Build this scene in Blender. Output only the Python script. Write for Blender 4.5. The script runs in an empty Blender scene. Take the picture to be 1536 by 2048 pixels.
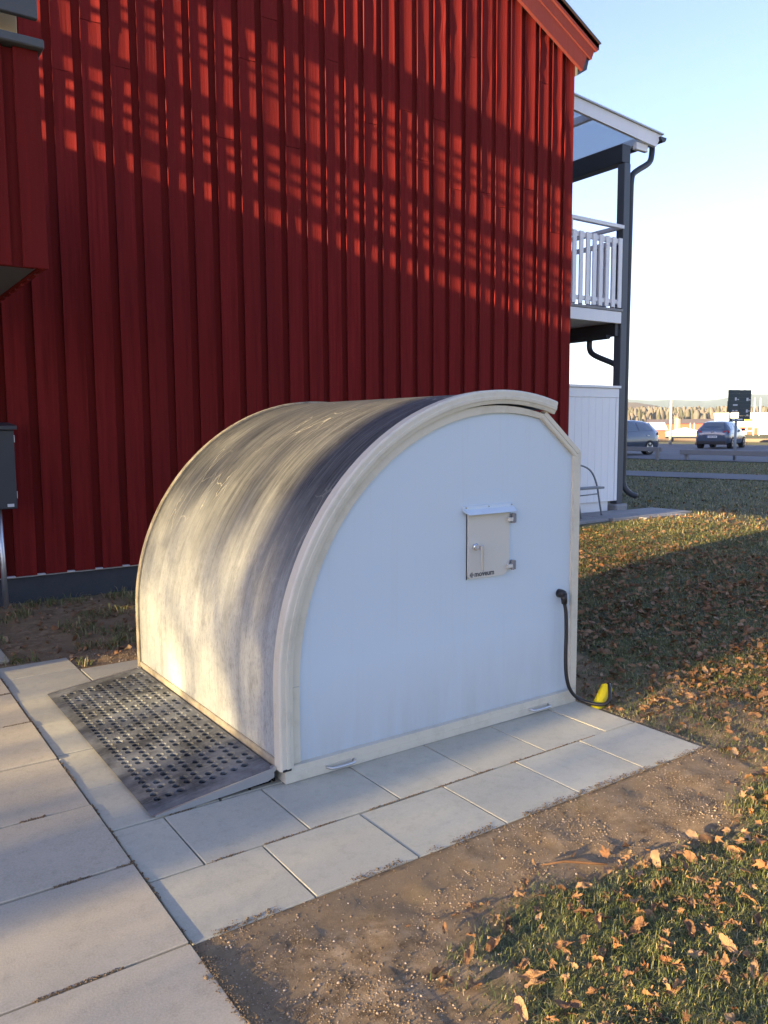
import bpy, bmesh, math, random
import numpy as np
from mathutils import Vector, Matrix, noise as mnoise

random.seed(7)
rng = np.random.default_rng(7)
S = bpy.context.scene
COL = S.collection
PI = math.pi

# ------------------------------------------------------------------ camera
# X runs along the red gable wall (to the right), Y towards the wall, Z up
cam = bpy.data.cameras.new('camera')
cam.sensor_fit = 'HORIZONTAL'
cam.sensor_width = 36.0
cam.lens = 36.0 * 1610.5 / 1536.0
cam.clip_start = 0.05
cam.clip_end = 12000
camo = bpy.data.objects.new('camera', cam)
COL.objects.link(camo)
CR = Vector((0.82141116, -0.57030262, -0.00621522))
CU = Vector((0.06482207, 0.08252578, 0.99447855))
CF = Vector((0.56664081, 0.81727866, -0.10475579))
CP = Vector((0, 0, 1.45))
camo.matrix_world = Matrix(((CR.x, CU.x, -CF.x, CP.x), (CR.y, CU.y, -CF.y, CP.y), (CR.z, CU.z, -CF.z, CP.z), (0, 0, 0, 1)))
S.camera = camo

# ------------------------------------------------------------------ light
SUN = Vector((1, 0.085, -0.187)).normalized()          # the way the light travels
EL = math.asin(-SUN.z)
w = bpy.data.worlds.new('World')
S.world = w
w.use_nodes = True
wn = w.node_tree
sky = wn.nodes.new('ShaderNodeTexSky')
sky.sky_type = 'NISHITA'
sky.sun_disc = False
sky.sun_elevation = EL
sky.sun_rotation = math.atan2(-SUN.x, -SUN.y)
sky.air_density = 1.0
sky.dust_density = 0.6
sky.ozone_density = 1.25
wb = wn.nodes.new('ShaderNodeMix'); wb.data_type = 'RGBA'; wb.blend_type = 'MULTIPLY'
wb.inputs[0].default_value = 1.0
wb.inputs[7].default_value = (0.88, 0.845, 1.18, 1)          # the photograph's cool white balance, the whole sky alike
wn.links.new(sky.outputs[0], wb.inputs[6])
wn.links.new(wb.outputs[2], wn.nodes['Background'].inputs[0])
wn.nodes['Background'].inputs[1].default_value = 0.055
sl = bpy.data.lights.new('sun', 'SUN')
sl.energy = 5.0
sl.angle = math.radians(0.5)
sl.color = (1.0, 0.74, 0.38)
slo = bpy.data.objects.new('sun', sl)
slo.rotation_euler = SUN.to_track_quat('-Z', 'Y').to_euler()
slo.location = (-20, 0, 12)
COL.objects.link(slo)
S.view_settings.view_transform = 'Standard'
S.view_settings.look = 'None'
S.view_settings.gamma = 1
S.view_settings.exposure = 2.86
S.cycles.max_bounces = 6
S.cycles.diffuse_bounces = 3
S.cycles.use_denoising = True

# ------------------------------------------------------------------ helpers
def tag(o, label=None, cat=None, group=None, kind=None):
    if label: o['label'] = label
    if cat: o['category'] = cat
    if group: o['group'] = group
    if kind: o['kind'] = kind
    return o

def empty(name, loc=(0, 0, 0), label=None, cat=None, group=None, kind=None):
    o = bpy.data.objects.new(name, None)
    o.empty_display_size = 0.1
    o.location = loc
    COL.objects.link(o)
    return tag(o, label, cat, group, kind)

def link(name, me, mat=None, parent=None, smooth=False):
    if mat is not None and not me.materials:
        me.materials.append(mat)
    if smooth:
        me.polygons.foreach_set('use_smooth', [True] * len(me.polygons))
    o = bpy.data.objects.new(name, me)
    COL.objects.link(o)
    if parent is not None:
        o.parent = parent
        o.matrix_parent_inverse = Matrix.Translation(-world_loc(parent))
    return o

def world_loc(o):
    v = Vector((0, 0, 0))
    M = Matrix.Identity(4)
    while o is not None:
        M = o.matrix_parent_inverse @ o.matrix_basis @ M if o.parent else o.matrix_basis @ M
        o = o.parent
    return M.to_translation()

class MB:
    """collects shapes in world coordinates, builds one mesh object"""
    def __init__(s):
        s.v = []; s.f = []
    def add(s, vs, fs):
        n = len(s.v)
        s.v += [tuple(p) for p in vs]
        s.f += [tuple(i + n for i in q) for q in fs]
        return s
    def box(s, x0, x1, y0, y1, z0, z1, M=None):
        vs = [Vector(p) for p in ((x0,y0,z0),(x1,y0,z0),(x1,y1,z0),(x0,y1,z0),(x0,y0,z1),(x1,y0,z1),(x1,y1,z1),(x0,y1,z1))]
        if M is not None: vs = [M @ p for p in vs]
        return s.add(vs, [(3,2,1,0),(4,5,6,7),(0,1,5,4),(1,2,6,5),(2,3,7,6),(3,0,4,7)])
    def bbox(s, x0, x1, y0, y1, z0, z1, b=0.004, M=None):
        """box with chamfered edges"""
        b = min(b, (x1-x0)*.45, (y1-y0)*.45, (z1-z0)*.45)
        bm = bmesh.new()
        bmesh.ops.create_cube(bm, size=1)
        for q in bm.verts:
            q.co = Vector(((x0+x1)/2+q.co.x*(x1-x0), (y0+y1)/2+q.co.y*(y1-y0), (z0+z1)/2+q.co.z*(z1-z0)))
        bmesh.ops.bevel(bm, geom=list(bm.edges), offset=b, segments=1, affect='EDGES')
        bm.verts.ensure_lookup_table()
        vs = [M @ q.co if M is not None else q.co.copy() for q in bm.verts]
        fs = [[q.index for q in f.verts] for f in bm.faces]
        bm.free()
        return s.add(vs, fs)
    def prism(s, poly, axis, a, b):
        """poly: 2-D points, extruded along axis ('x','y','z') from a to b"""
        def P(p, t):
            return {'x': (t, p[0], p[1]), 'y': (p[0], t, p[1]), 'z': (p[0], p[1], t)}[axis]
        n = len(poly)
        vs = [P(p, a) for p in poly] + [P(p, b) for p in poly]
        fs = [tuple(range(n)), tuple(range(2*n-1, n-1, -1))]
        for i in range(n):
            j = (i+1) % n
            fs.append((i, i+n, j+n, j))
        return s.add(vs, fs)
    def tube(s, pts, r, seg=10, caps=True):
        pts = [Vector(p) for p in pts]
        rs = r if isinstance(r, (list, tuple)) else [r]*len(pts)
        rings = []
        up = Vector((0, 0, 1))
        prev = None
        for i, p in enumerate(pts):
            d = (pts[min(i+1, len(pts)-1)] - pts[max(i-1, 0)]).normalized()
            if prev is None:
                a = d.cross(up)
                if a.length < 1e-4: a = d.cross(Vector((1, 0, 0)))
            else:
                a = prev - d * prev.dot(d)
            a.normalize(); prev = a
            b = d.cross(a)
            rings.append([p + (a*math.cos(2*PI*k/seg) + b*math.sin(2*PI*k/seg))*rs[i] for k in range(seg)])
        vs = [q for rg in rings for q in rg]
        fs = []
        for i in range(len(pts)-1):
            for k in range(seg):
                k2 = (k+1) % seg
                fs.append((i*seg+k, i*seg+k2, (i+1)*seg+k2, (i+1)*seg+k))
        if caps:
            fs.append(tuple(range(seg-1, -1, -1)))
            fs.append(tuple(range((len(pts)-1)*seg, len(pts)*seg)))
        return s.add(vs, fs)
    def loft(s, rows, closed=False):
        m = len(rows[0]); n = len(s.v)
        for r in rows: s.v += [tuple(p) for p in r]
        for i in range(len(rows)-1):
            for k in range(m if closed else m-1):
                k2 = (k+1) % m
                s.f.append((n+i*m+k, n+i*m+k2, n+(i+1)*m+k2, n+(i+1)*m+k))
        return s
    def build(s, name, mat, parent=None, smooth=False, fix=True):
        me = bpy.data.meshes.new(name)
        me.from_pydata(s.v, [], s.f)
        if fix:
            bm = bmesh.new(); bm.from_mesh(me)
            bmesh.ops.recalc_face_normals(bm, faces=bm.faces)
            bm.to_mesh(me); bm.free()
        me.update()
        return link(name, me, mat, parent, smooth)

def smooth_curve(pts, n=8):
    """Catmull-Rom through pts"""
    P = [Vector(p) for p in pts]
    P = [P[0]*2-P[1]] + P + [P[-1]*2-P[-2]]
    out = []
    for i in range(1, len(P)-2):
        for k in range(n):
            t = k/n
            a, b, c, d = P[i-1], P[i], P[i+1], P[i+2]
            out.append(.5*((2*b)+(c-a)*t+(2*a-5*b+4*c-d)*t*t+(3*b-a-3*c+d)*t**3))
    out.append(P[-2])
    return out

def sstep(a, b, x):
    t = np.clip((x-a)/(b-a), 0, 1)
    return t*t*(3-2*t)

# ------------------------------------------------------------------ materials
def mat(name, col, rough=0.7, metal=0.0, spec=0.5):
    m = bpy.data.materials.new(name)
    m.use_nodes = True
    b = m.node_tree.nodes['Principled BSDF']
    b.inputs['Base Color'].default_value = (*col, 1)
    b.inputs['Roughness'].default_value = rough
    b.inputs['Metallic'].default_value = metal
    b.inputs['Specular IOR Level'].default_value = spec
    return m

def nd(m, t, **kw):
    n = m.node_tree.nodes.new(t)
    for k, v in kw.items(): setattr(n, k, v)
    return n

def ln(m, a, b): m.node_tree.links.new(a, b)

def coords(m, kind='Object', scale=(1, 1, 1), rot=(0, 0, 0)):
    tc = nd(m, 'ShaderNodeTexCoord')
    mp = nd(m, 'ShaderNodeMapping')
    mp.inputs['Scale'].default_value = scale
    mp.inputs['Rotation'].default_value = rot
    ln(m, tc.outputs[kind], mp.inputs['Vector'])
    return mp.outputs['Vector']

def geo_pos(m, scale=(1, 1, 1)):
    g = nd(m, 'ShaderNodeNewGeometry')
    mp = nd(m, 'ShaderNodeMapping')
    mp.inputs['Scale'].default_value = scale
    ln(m, g.outputs['Position'], mp.inputs['Vector'])
    return mp.outputs['Vector']

def noise(m, vec, scale, detail=6, rough=0.6):
    n = nd(m, 'ShaderNodeTexNoise')
    n.inputs['Scale'].default_value = scale
    n.inputs['Detail'].default_value = detail
    n.inputs['Roughness'].default_value = rough
    ln(m, vec, n.inputs['Vector'])
    return n.outputs['Fac']

def ramp(m, fac, stops):
    r = nd(m, 'ShaderNodeValToRGB')
    e = r.color_ramp.elements
    while len(e) > 1: e.remove(e[-1])
    for i, (p, c) in enumerate(stops):
        q = e[0] if i == 0 else e.new(p)
        q.position = p
        q.color = (*c, 1) if len(c) == 3 else c
    ln(m, fac, r.inputs['Fac'])
    return r.outputs['Color']

def mixc(m, fac, a, b, mode='MIX'):
    x = nd(m, 'ShaderNodeMix', data_type='RGBA', blend_type=mode)
    for s_, v in ((0, fac), (6, a), (7, b)):
        if hasattr(v, 'links') or hasattr(v, 'is_linked'): ln(m, v, x.inputs[s_])
        elif s_ == 0: x.inputs[0].default_value = v
        else: x.inputs[s_].default_value = (*v, 1)
    return x.outputs[2]

def mth(m, op, a, b=None):
    x = nd(m, 'ShaderNodeMath', operation=op)
    for i, v in ((0, a), (1, b)):
        if v is None: continue
        if hasattr(v, 'is_linked'): ln(m, v, x.inputs[i])
        else: x.inputs[i].default_value = v
    return x.outputs[0]

def setc(m, out): ln(m, out, m.node_tree.nodes['Principled BSDF'].inputs['Base Color'])
def setr(m, out): ln(m, out, m.node_tree.nodes['Principled BSDF'].inputs['Roughness'])
def bump(m, h, strength=0.3, dist=0.01):
    b = nd(m, 'ShaderNodeBump')
    b.inputs['Strength'].default_value = strength
    b.inputs['Distance'].default_value = dist
    ln(m, h, b.inputs['Height'])
    ln(m, b.outputs[0], m.node_tree.nodes['Principled BSDF'].inputs['Normal'])

def objrand(m):
    return nd(m, 'ShaderNodeObjectInfo').outputs['Random']

M = {}
# red-painted boards
def red_mat(name, base, var):
    m = mat(name, base, 0.85, spec=0.08)
    v = geo_pos(m, (14, 14, 0.5))
    n = noise(m, v, 3.0, 8)
    g = noise(m, geo_pos(m, (60, 60, 1.4)), 2.5, 6, .7)
    c = ramp(m, n, [(0.25, tuple(k*(1-var) for k in base)), (0.55, base), (0.85, tuple(k*(1+var*.9) for k in base))])
    r = objrand(m)
    c = mixc(m, mth(m, 'MULTIPLY', r, .35), c, tuple(k*.62 for k in base))
    chips = ramp(m, noise(m, geo_pos(m, (40, 40, 9)), 1.0, 5, .75), [(0.66, (0, 0, 0)), (0.74, (1, 1, 1))])
    fade = noise(m, geo_pos(m, (3, 3, .25)), 1.0, 4)
    c = mixc(m, mth(m, 'MULTIPLY', ramp(m, fade, [(0.4, (0, 0, 0)), (0.7, (1, 1, 1))]), .45), c, (base[0]*.66, base[1]*.8, base[2]*.9))
    c = mixc(m, mth(m, 'MULTIPLY', chips, .35), c, (base[0]*.8, base[1]*1.9, base[2]*2.0))
    setc(m, c)
    bump(m, g, 0.35, 0.004)
    return m
M['red'] = red_mat('red_paint', (0.170, 0.0150, 0.0142), .42)
M['red_shaded'] = red_mat('red_paint_shaded', (0.150, 0.0135, 0.012), .25)  # same red paint darkened, shade of the recessed gaps put into the colour
M['red_trim'] = red_mat('red_trim_paint', (0.20, 0.046, 0.045), .15)

def concrete(name, a, b, sc=1.0, speck=.5):
    m = mat(name, a, 0.85, spec=0.3)
    p = geo_pos(m)
    big = noise(m, p, 3.1*sc, 5)
    fine = noise(m, p, 160*sc, 3)
    mid = noise(m, p, 22*sc, 6, .7)
    c = mixc(m, ramp(m, big, [(0.3, (0, 0, 0)), (0.72, (1, 1, 1))]), a, b)
    c = mixc(m, mth(m, 'MULTIPLY', objrand(m), .3), c, tuple(k*.78 for k in a))
    c = mixc(m, mth(m, 'MULTIPLY', ramp(m, mid, [(0.50, (0, 0, 0)), (0.72, (1, 1, 1))]), .42), c, tuple(k*.60 for k in a))
    stain = noise(m, p, 1.7*sc, 7, .75)
    c = mixc(m, mth(m, 'MULTIPLY', ramp(m, stain, [(0.52, (0, 0, 0)), (0.70, (1, 1, 1))]), .40), c, tuple(k*.66 for k in a))
    c = mixc(m, mth(m, 'MULTIPLY', ramp(m, fine, [(0.35, (0, 0, 0)), (0.7, (1, 1, 1))]), speck*.45), c, tuple(min(1, k*1.35) for k in b))
    setc(m, c)
    bump(m, fine, .25, .002)
    return m
M['slab'] = concrete('new_slab_concrete', (0.43, 0.41, 0.325), (0.49, 0.47, 0.375))
M['slab_old'] = concrete('old_slab_concrete', (0.41, 0.365, 0.275), (0.48, 0.43, 0.335), 1.0, .8)
M['plinth'] = concrete('plinth_concrete', (0.045, 0.05, 0.06), (0.06, 0.065, 0.075))
M['pad'] = concrete('pad_concrete', (0.24, 0.24, 0.24), (0.32, 0.32, 0.32))

# soil / grass ground
def ground_mat():
    m = mat('ground', (0.1, 0.08, 0.06), 0.95, spec=0.15)
    p = geo_pos(m)
    at = nd(m, 'ShaderNodeAttribute', attribute_name='soil')
    big = noise(m, p, 2.2, 6)
    fine = noise(m, p, 95, 5, .75)
    mid = noise(m, p, 14, 6, .7)
    soil = ramp(m, mid, [(0.32, (0.10, 0.066, 0.036)), (0.5, (0.25, 0.175, 0.100)), (0.68, (0.40, 0.30, 0.19))])
    soil = mixc(m, ramp(m, big, [(0.38, (0, 0, 0)), (0.62, (1, 1, 1))]), soil, (0.25, 0.178, 0.105))
    moss = ramp(m, noise(m, p, 5.0, 6, .7), [(0.56, (0, 0, 0)), (0.68, (1, 1, 1))])
    soil = mixc(m, mth(m, 'MULTIPLY', moss, .28), soil, (0.17, 0.145, 0.07))
    pm = ramp(m, fine, [(0.50, (0, 0, 0)), (0.68, (1, 1, 1))])
    soil = mixc(m, mth(m, 'MULTIPLY', pm, .5), soil, (0.33, 0.25, 0.15))
    gr = ramp(m, noise(m, p, 3.5, 8, .7), [(0.3, (0.080, 0.090, 0.045)), (0.55, (0.130, 0.138, 0.070)), (0.8, (0.20, 0.185, 0.105))])
    gr = mixc(m, ramp(m, fine, [(0.4, (0, 0, 0)), (0.7, (1, 1, 1))]), gr, (0.095, 0.080, 0.050))
    fac = mth(m, 'ADD', at.outputs['Fac'], mth(m, 'MULTIPLY', mth(m, 'SUBTRACT', mid, .5), .8))
    setc(m, mixc(m, ramp(m, fac, [(0.35, (0, 0, 0)), (0.65, (1, 1, 1))]), gr, soil))
    bump(m, mth(m, 'ADD', mth(m, 'MULTIPLY', fine, .4), noise(m, p, 420, 3)), .55, .006)
    return m
M['ground'] = ground_mat()

def asphalt():
    m = mat('asphalt', (0.09, 0.09, 0.095), .9, spec=.3)
    p = geo_pos(m)
    setc(m, mixc(m, noise(m, p, .8, 6), (0.10, 0.10, 0.105), (0.18, 0.18, 0.185)))
    return m
M['asphalt'] = asphalt()

def shell_mat():
    m = mat('weathered_shell', (0.5, 0.5, 0.47), .5, spec=.18)
    uv = coords(m, 'UV', (1, 1, 1))
    def st(sx, sy, sc, d=7, r=.65):
        return noise(m, coords(m, 'UV', (sx, sy, 1)), sc, d, r)
    streak = st(22, 1.0, 1.0)
    streak2 = st(70, 2.2, 1.0, 5)
    grain = st(260, 30, 1.0, 3)
    blot = st(2.2, 1.6, 1.0, 8, .7)
    sep = nd(m, 'ShaderNodeSeparateXYZ'); ln(m, uv, sep.inputs[0])
    arc = sep.outputs['Y']                      # length along the curve from the bottom lip
    topd = nd(m, 'ShaderNodeMapRange')
    topd.inputs['From Min'].default_value = .45
    topd.inputs['From Max'].default_value = 1.6
    ln(m, arc, topd.inputs['Value'])
    base = mixc(m, blot, (0.53, 0.555, 0.535), (0.45, 0.475, 0.475))
    d = mth(m, 'ADD', mth(m, 'MULTIPLY', streak, .58), mth(m, 'MULTIPLY', streak2, .40))
    d = mth(m, 'ADD', d, mth(m, 'MULTIPLY', topd.outputs[0], 1.05))
    d = mth(m, 'ADD', d, mth(m, 'MULTIPLY', blot, .55))
    dm = ramp(m, d, [(0.40, (0, 0, 0)), (0.62, (1, 1, 1))])
    d2 = mth(m, 'SUBTRACT', d, .50)
    fac = nd(m, 'ShaderNodeClamp'); ln(m, mth(m, 'MULTIPLY', d2, 1.1), fac.inputs['Value'])
    gr_ = ramp(m, mth(m, 'ADD', mth(m, 'MULTIPLY', streak2, .6), mth(m, 'MULTIPLY', st(34, 1.6, 1.0, 7, .75), .5)), [(0.42, (0.028, 0.030, 0.034)), (0.55, (0.060, 0.064, 0.070)), (0.70, (0.14, 0.148, 0.155))])
    c = mixc(m, fac.outputs[0], base, gr_)
    # pale runs and scratches
    vo = nd(m, 'ShaderNodeTexVoronoi', feature='DISTANCE_TO_EDGE')
    vo.inputs['Scale'].default_value = 1.0
    wv = nd(m, 'ShaderNodeVectorMath', operation='ADD')
    nz = nd(m, 'ShaderNodeTexNoise'); nz.inputs['Scale'].default_value = 9; nz.inputs['Detail'].default_value = 4
    ln(m, uv, nz.inputs['Vector'])
    sc = nd(m, 'ShaderNodeVectorMath', operation='SCALE'); sc.inputs['Scale'].default_value = .55
    ln(m, nz.outputs['Color'], sc.inputs[0])
    ln(m, coords(m, 'UV', (9, 3.2, 1)), wv.inputs[0]); ln(m, sc.outputs[0], wv.inputs[1])
    ln(m, wv.outputs[0], vo.inputs['Vector'])
    crack = ramp(m, vo.outputs['Distance'], [(0.0, (1, 1, 1)), (0.022, (0, 0, 0))])
    where = ramp(m, noise(m, coords(m, 'UV', (1.6, 1.4, 1)), 1.0, 3), [(0.52, (0, 0, 0)), (0.60, (1, 1, 1))])
    c = mixc(m, mth(m, 'MULTIPLY', mth(m, 'MULTIPLY', crack, where), .55), c, (0.50, 0.48, 0.40))
    lite = ramp(m, st(45, 1.3, 1.0, 6, .8), [(0.60, (0, 0, 0)), (0.70, (1, 1, 1))])
    c = mixc(m, mth(m, 'MULTIPLY', lite, .22), c, (0.44, 0.435, 0.39))
    c = mixc(m, mth(m, 'MULTIPLY', ramp(m, grain, [(0.50, (0, 0, 0)), (0.72, (1, 1, 1))]), .5), c, (0.10, 0.10, 0.10))
    spk = st(75, 26, 1.0, 6, .8)
    c = mixc(m, mth(m, 'MULTIPLY', ramp(m, spk, [(0.52, (0, 0, 0)), (0.66, (1, 1, 1))]), .42), c, (0.09, 0.09, 0.095))
    c = mixc(m, mth(m, 'MULTIPLY', ramp(m, st(9, 5, 1.0, 7, .75), [(0.50, (0, 0, 0)), (0.68, (1, 1, 1))]), .45), c, (0.13, 0.13, 0.13))
    setc(m, c)
    setr(m, mth(m, 'ADD', mth(m, 'MULTIPLY', dm, .2), .55))
    bump(m, grain, .08, .002)
    return m
M['shell'] = shell_mat()

def panel_mat():
    m = mat('white_panel', (0.74, 0.75, 0.77), .38, spec=.5)
    p = geo_pos(m)
    dirt = noise(m, geo_pos(m, (9, 9, 1.2)), 1.3, 6)
    sep = nd(m, 'ShaderNodeSeparateXYZ'); ln(m, p, sep.inputs[0])
    low = nd(m, 'ShaderNodeMapRange')
    low.inputs['From Min'].default_value = .45; low.inputs['From Max'].default_value = .05
    ln(m, sep.outputs['Z'], low.inputs['Value'])
    f = mth(m, 'MULTIPLY', low.outputs[0], dirt)
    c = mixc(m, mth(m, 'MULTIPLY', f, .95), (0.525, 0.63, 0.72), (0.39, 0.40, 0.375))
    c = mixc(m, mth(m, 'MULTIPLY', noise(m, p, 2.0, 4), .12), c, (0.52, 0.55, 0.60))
    scuff = ramp(m, noise(m, geo_pos(m, (6, 6, 18)), 2.0, 8, .8), [(0.735, (0, 0, 0)), (0.76, (1, 1, 1))])
    c = mixc(m, mth(m, 'MULTIPLY', scuff, .35), c, (0.25, 0.25, 0.25))
    runs = ramp(m, noise(m, geo_pos(m, (30, 30, .8)), 1.0, 5, .7), [(0.55, (0, 0, 0)), (0.75, (1, 1, 1))])
    c = mixc(m, mth(m, 'MULTIPLY', runs, .14), c, (0.40, 0.42, 0.42))
    setc(m, c)
    setr(m, mth(m, 'ADD', mth(m, 'MULTIPLY', dirt, .25), .26))
    bump(m, noise(m, p, 2.2, 2), .25, .012)
    return m
M['panel'] = panel_mat()

def trim_mat():
    m = mat('cream_trim', (0.60, 0.58, 0.49), .5)
    n = noise(m, geo_pos(m, (1, 1, 1)), 9, 8, .7)
    c = mixc(m, ramp(m, n, [(0.50, (0, 0, 0)), (0.9, (1, 1, 1))]), (0.60, 0.57, 0.47), (0.42, 0.39, 0.30))
    setc(m, c)
    return m
M['trim'] = trim_mat()
def dirty_trim():
    m = mat('dirty_trim', (0.4, 0.36, 0.28), .6)
    n = noise(m, geo_pos(m, (1, 1, 1)), 14, 8, .7)
    setc(m, mixc(m, ramp(m, n, [(0.4, (0, 0, 0)), (0.65, (1, 1, 1))]), (0.36, 0.32, 0.24), (0.20, 0.17, 0.12)))
    return m
M['dirtytrim'] = dirty_trim()
M['hatch'] = mat('hatch_plastic', (0.55, 0.545, 0.50), .45)
M['chrome'] = mat('chrome', (0.75, 0.76, 0.78), .18, 1.0)
M['alu'] = mat('aluminium', (0.55, 0.57, 0.60), .38, 0.9)
M['black'] = mat('black_rubber', (0.012, 0.012, 0.014), .45)
M['ink'] = mat('dark_ink', (0.02, 0.022, 0.035), .6)
M['dark'] = mat('dark_interior', (0.006, 0.006, 0.006), .9, spec=.05)
M['yellow'] = mat('yellow_plastic', (0.60, 0.52, 0.015), .45)

def steel_mat():
    m = mat('ramp_steel', (0.2, 0.2, 0.2), .6, 0.25)
    p = geo_pos(m)
    a = noise(m, p, 5.5, 7, .65)
    b = noise(m, geo_pos(m, (5, 45, 20)), 1.6, 6, .7)
    c = mixc(m, ramp(m, a, [(0.38, (0, 0, 0)), (0.62, (1, 1, 1))]), (0.045, 0.050, 0.057), (0.21, 0.225, 0.235))
    c = mixc(m, mth(m, 'MULTIPLY', ramp(m, b, [(0.5, (0, 0, 0)), (0.7, (1, 1, 1))]), .5), c, (0.25, 0.26, 0.26))
    setc(m, c)
    setr(m, mixc(m, a, (.72, .72, .72), (.55, .55, .55)))
    bump(m, noise(m, p, 300, 3), .15, .001)
    return m
M['steel'] = steel_mat()
M['flash'] = mat('steel_flashing', (0.45, 0.46, 0.46), .4, .6)

def white_wood():
    m = mat('white_wood', (0.72, 0.74, 0.76), .55)
    c = mixc(m, noise(m, geo_pos(m, (12, 12, 1)), 2.0, 5), (0.88, 0.885, 0.89), (0.80, 0.81, 0.83))
    setc(m, c)
    return m
M['white'] = white_wood()
M['soffit'] = mat('soffit_sheet', (0.80, 0.84, 0.84), .5)
_t = nd(M['soffit'], 'ShaderNodeBsdfTranslucent'); _t.inputs[0].default_value = (0.80, 0.86, 0.86, 1)
_x = nd(M['soffit'], 'ShaderNodeMixShader'); _x.inputs[0].default_value = .85
ln(M['soffit'], M['soffit'].node_tree.nodes['Principled BSDF'].outputs[0], _x.inputs[1]); ln(M['soffit'], _t.outputs[0], _x.inputs[2])
ln(M['soffit'], _x.outputs[0], M['soffit'].node_tree.nodes['Material Output'].inputs['Surface'])
M['darkmetal'] = mat('dark_metal', (0.028, 0.034, 0.042), .45)
M['post'] = mat('post_paint', (0.075, 0.09, 0.11), .5)
M['greywood'] = mat('grey_wood', (0.075, 0.082, 0.09), .7)
M['palewood'] = mat('pale_wood', (0.50, 0.38, 0.20), .7)
M['cabinet'] = mat('cabinet_paint', (0.030, 0.036, 0.045), .5)
M['hinge'] = mat('hinge_grey', (0.20, 0.21, 0.23), .45)
M['sticker'] = mat('pale_sticker', (0.55, 0.57, 0.6), .5)

def leaf_mat():
    m = mat('dry_leaf', (0.3, 0.16, 0.06), .75, spec=.25)
    r = objrand(m)
    at = nd(m, 'ShaderNodeAttribute', attribute_name='tint')
    f = mth(m, 'FRACT', mth(m, 'ADD', r, at.outputs['Fac']))
    c = ramp(m, f, [(0.0, (0.10, 0.060, 0.035)), (0.3, (0.24, 0.125, 0.058)), (0.6, (0.33, 0.185, 0.088)), (0.85, (0.36, 0.25, 0.15)), (1.0, (0.33, 0.14, 0.048))])
    c = mixc(m, mth(m, 'MULTIPLY', noise(m, geo_pos(m), 60, 4), .5), c, (0.12, 0.06, 0.03))
    setc(m, c)
    return m
M['leaf'] = leaf_mat()

def grass_mat():
    m = mat('grass_blade', (0.07, 0.10, 0.03), .6, spec=.3)
    at = nd(m, 'ShaderNodeAttribute', attribute_name='tint')
    c = ramp(m, at.outputs['Fac'], [(0.0, (0.055, 0.075, 0.022)), (0.45, (0.120, 0.145, 0.044)), (0.75, (0.21, 0.20, 0.070)), (1.0, (0.38, 0.31, 0.155))])
    setc(m, c)
    return m
M['grass'] = grass_mat()

def stone_mat():
    m = mat('small_stones', (0.3, 0.25, 0.22), .85)
    at = nd(m, 'ShaderNodeAttribute', attribute_name='tint')
    setc(m, ramp(m, at.outputs['Fac'], [(0, (0.12, 0.082, 0.046)), (.55, (0.30, 0.215, 0.125)), (.85, (0.38, 0.28, 0.20)), (1, (0.50, 0.42, 0.34))]))
    return m
M['stone'] = stone_mat()
M['bark'] = mat('bark', (0.10, 0.075, 0.055), .9)

# ------------------------------------------------------------------ ground
def hz(x, y):
    x = np.asarray(x, float); y = np.asarray(y, float)
    z = 0.2*sstep(3.8, 9.0, x) + 0.05*sstep(5.4, 6.8, y)*(1-sstep(3.0, 8.0, x))
    return z

def fbm(x, y, s, o=4):
    """cheap value noise on numpy arrays"""
    out = np.zeros_like(x, dtype=float); amp = 1; tot = 0
    for k in range(o):
        xs, ys = x*s+17.3*k, y*s+9.1*k
        xi, yi = np.floor(xs), np.floor(ys)
        fx, fy = xs-xi, ys-yi
        fx, fy = fx*fx*(3-2*fx), fy*fy*(3-2*fy)
        def h(a, b):
            v = np.sin(a*127.1+b*311.7+k*74.7)*43758.5453
            return v-np.floor(v)
        v = (h(xi, yi)*(1-fx)+h(xi+1, yi)*fx)*(1-fy)+(h(xi, yi+1)*(1-fx)+h(xi+1, yi+1)*fx)*fy
        out += v*amp; tot += amp; amp *= .5; s *= 2.03
    return out/tot

def soilmask(x, y):
    x = np.asarray(x, float); y = np.asarray(y, float)
    n = (fbm(x, y, 2.3)-.5)
    front = sstep(1.50, 1.80, y+n*.5)*(1-sstep(3.0, 3.5, x+n*.4))
    left = (1-sstep(1.20, 1.55, x+n*.6+(1.6-y)*.25))*(y < 2.2)
    right = .62*sstep(2.9, 3.2, x)*(1-sstep(3.7, 4.6, x+n*1.2))*sstep(1.55, 1.9, y+n*.5)*(1-sstep(2.9, 3.5, y+n*.5))
    side = .8*(1-sstep(3.6, 4.1, x+n*.8))*sstep(2.8, 3.0, y)*(1-sstep(3.7, 4.3, y))*(x > 3.1)
    back = .8*(1-sstep(1.9, 3.2, x+n))*sstep(4.7, 5.0, y)
    return np.clip(np.maximum.reduce([front, left, right, side, back]), 0, 1)

def onslab(x, y, m=0.0):
    a = (x > .76-m) & (x < 3.19+m) & (y > 2.065-m) & (y < 4.97+m)
    b = (x > -.35-m) & (x < .758+m) & (y > -3) & (y < 5.25+m)
    c = (x > .76-m) & (x < 1.19+m) & (y > 4.9) & (y < 5.28+m)
    d = (x > -.35) & (x < .885+m) & (y > 5.40-m) & (y < 7)
    return a | b | c | d

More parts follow.
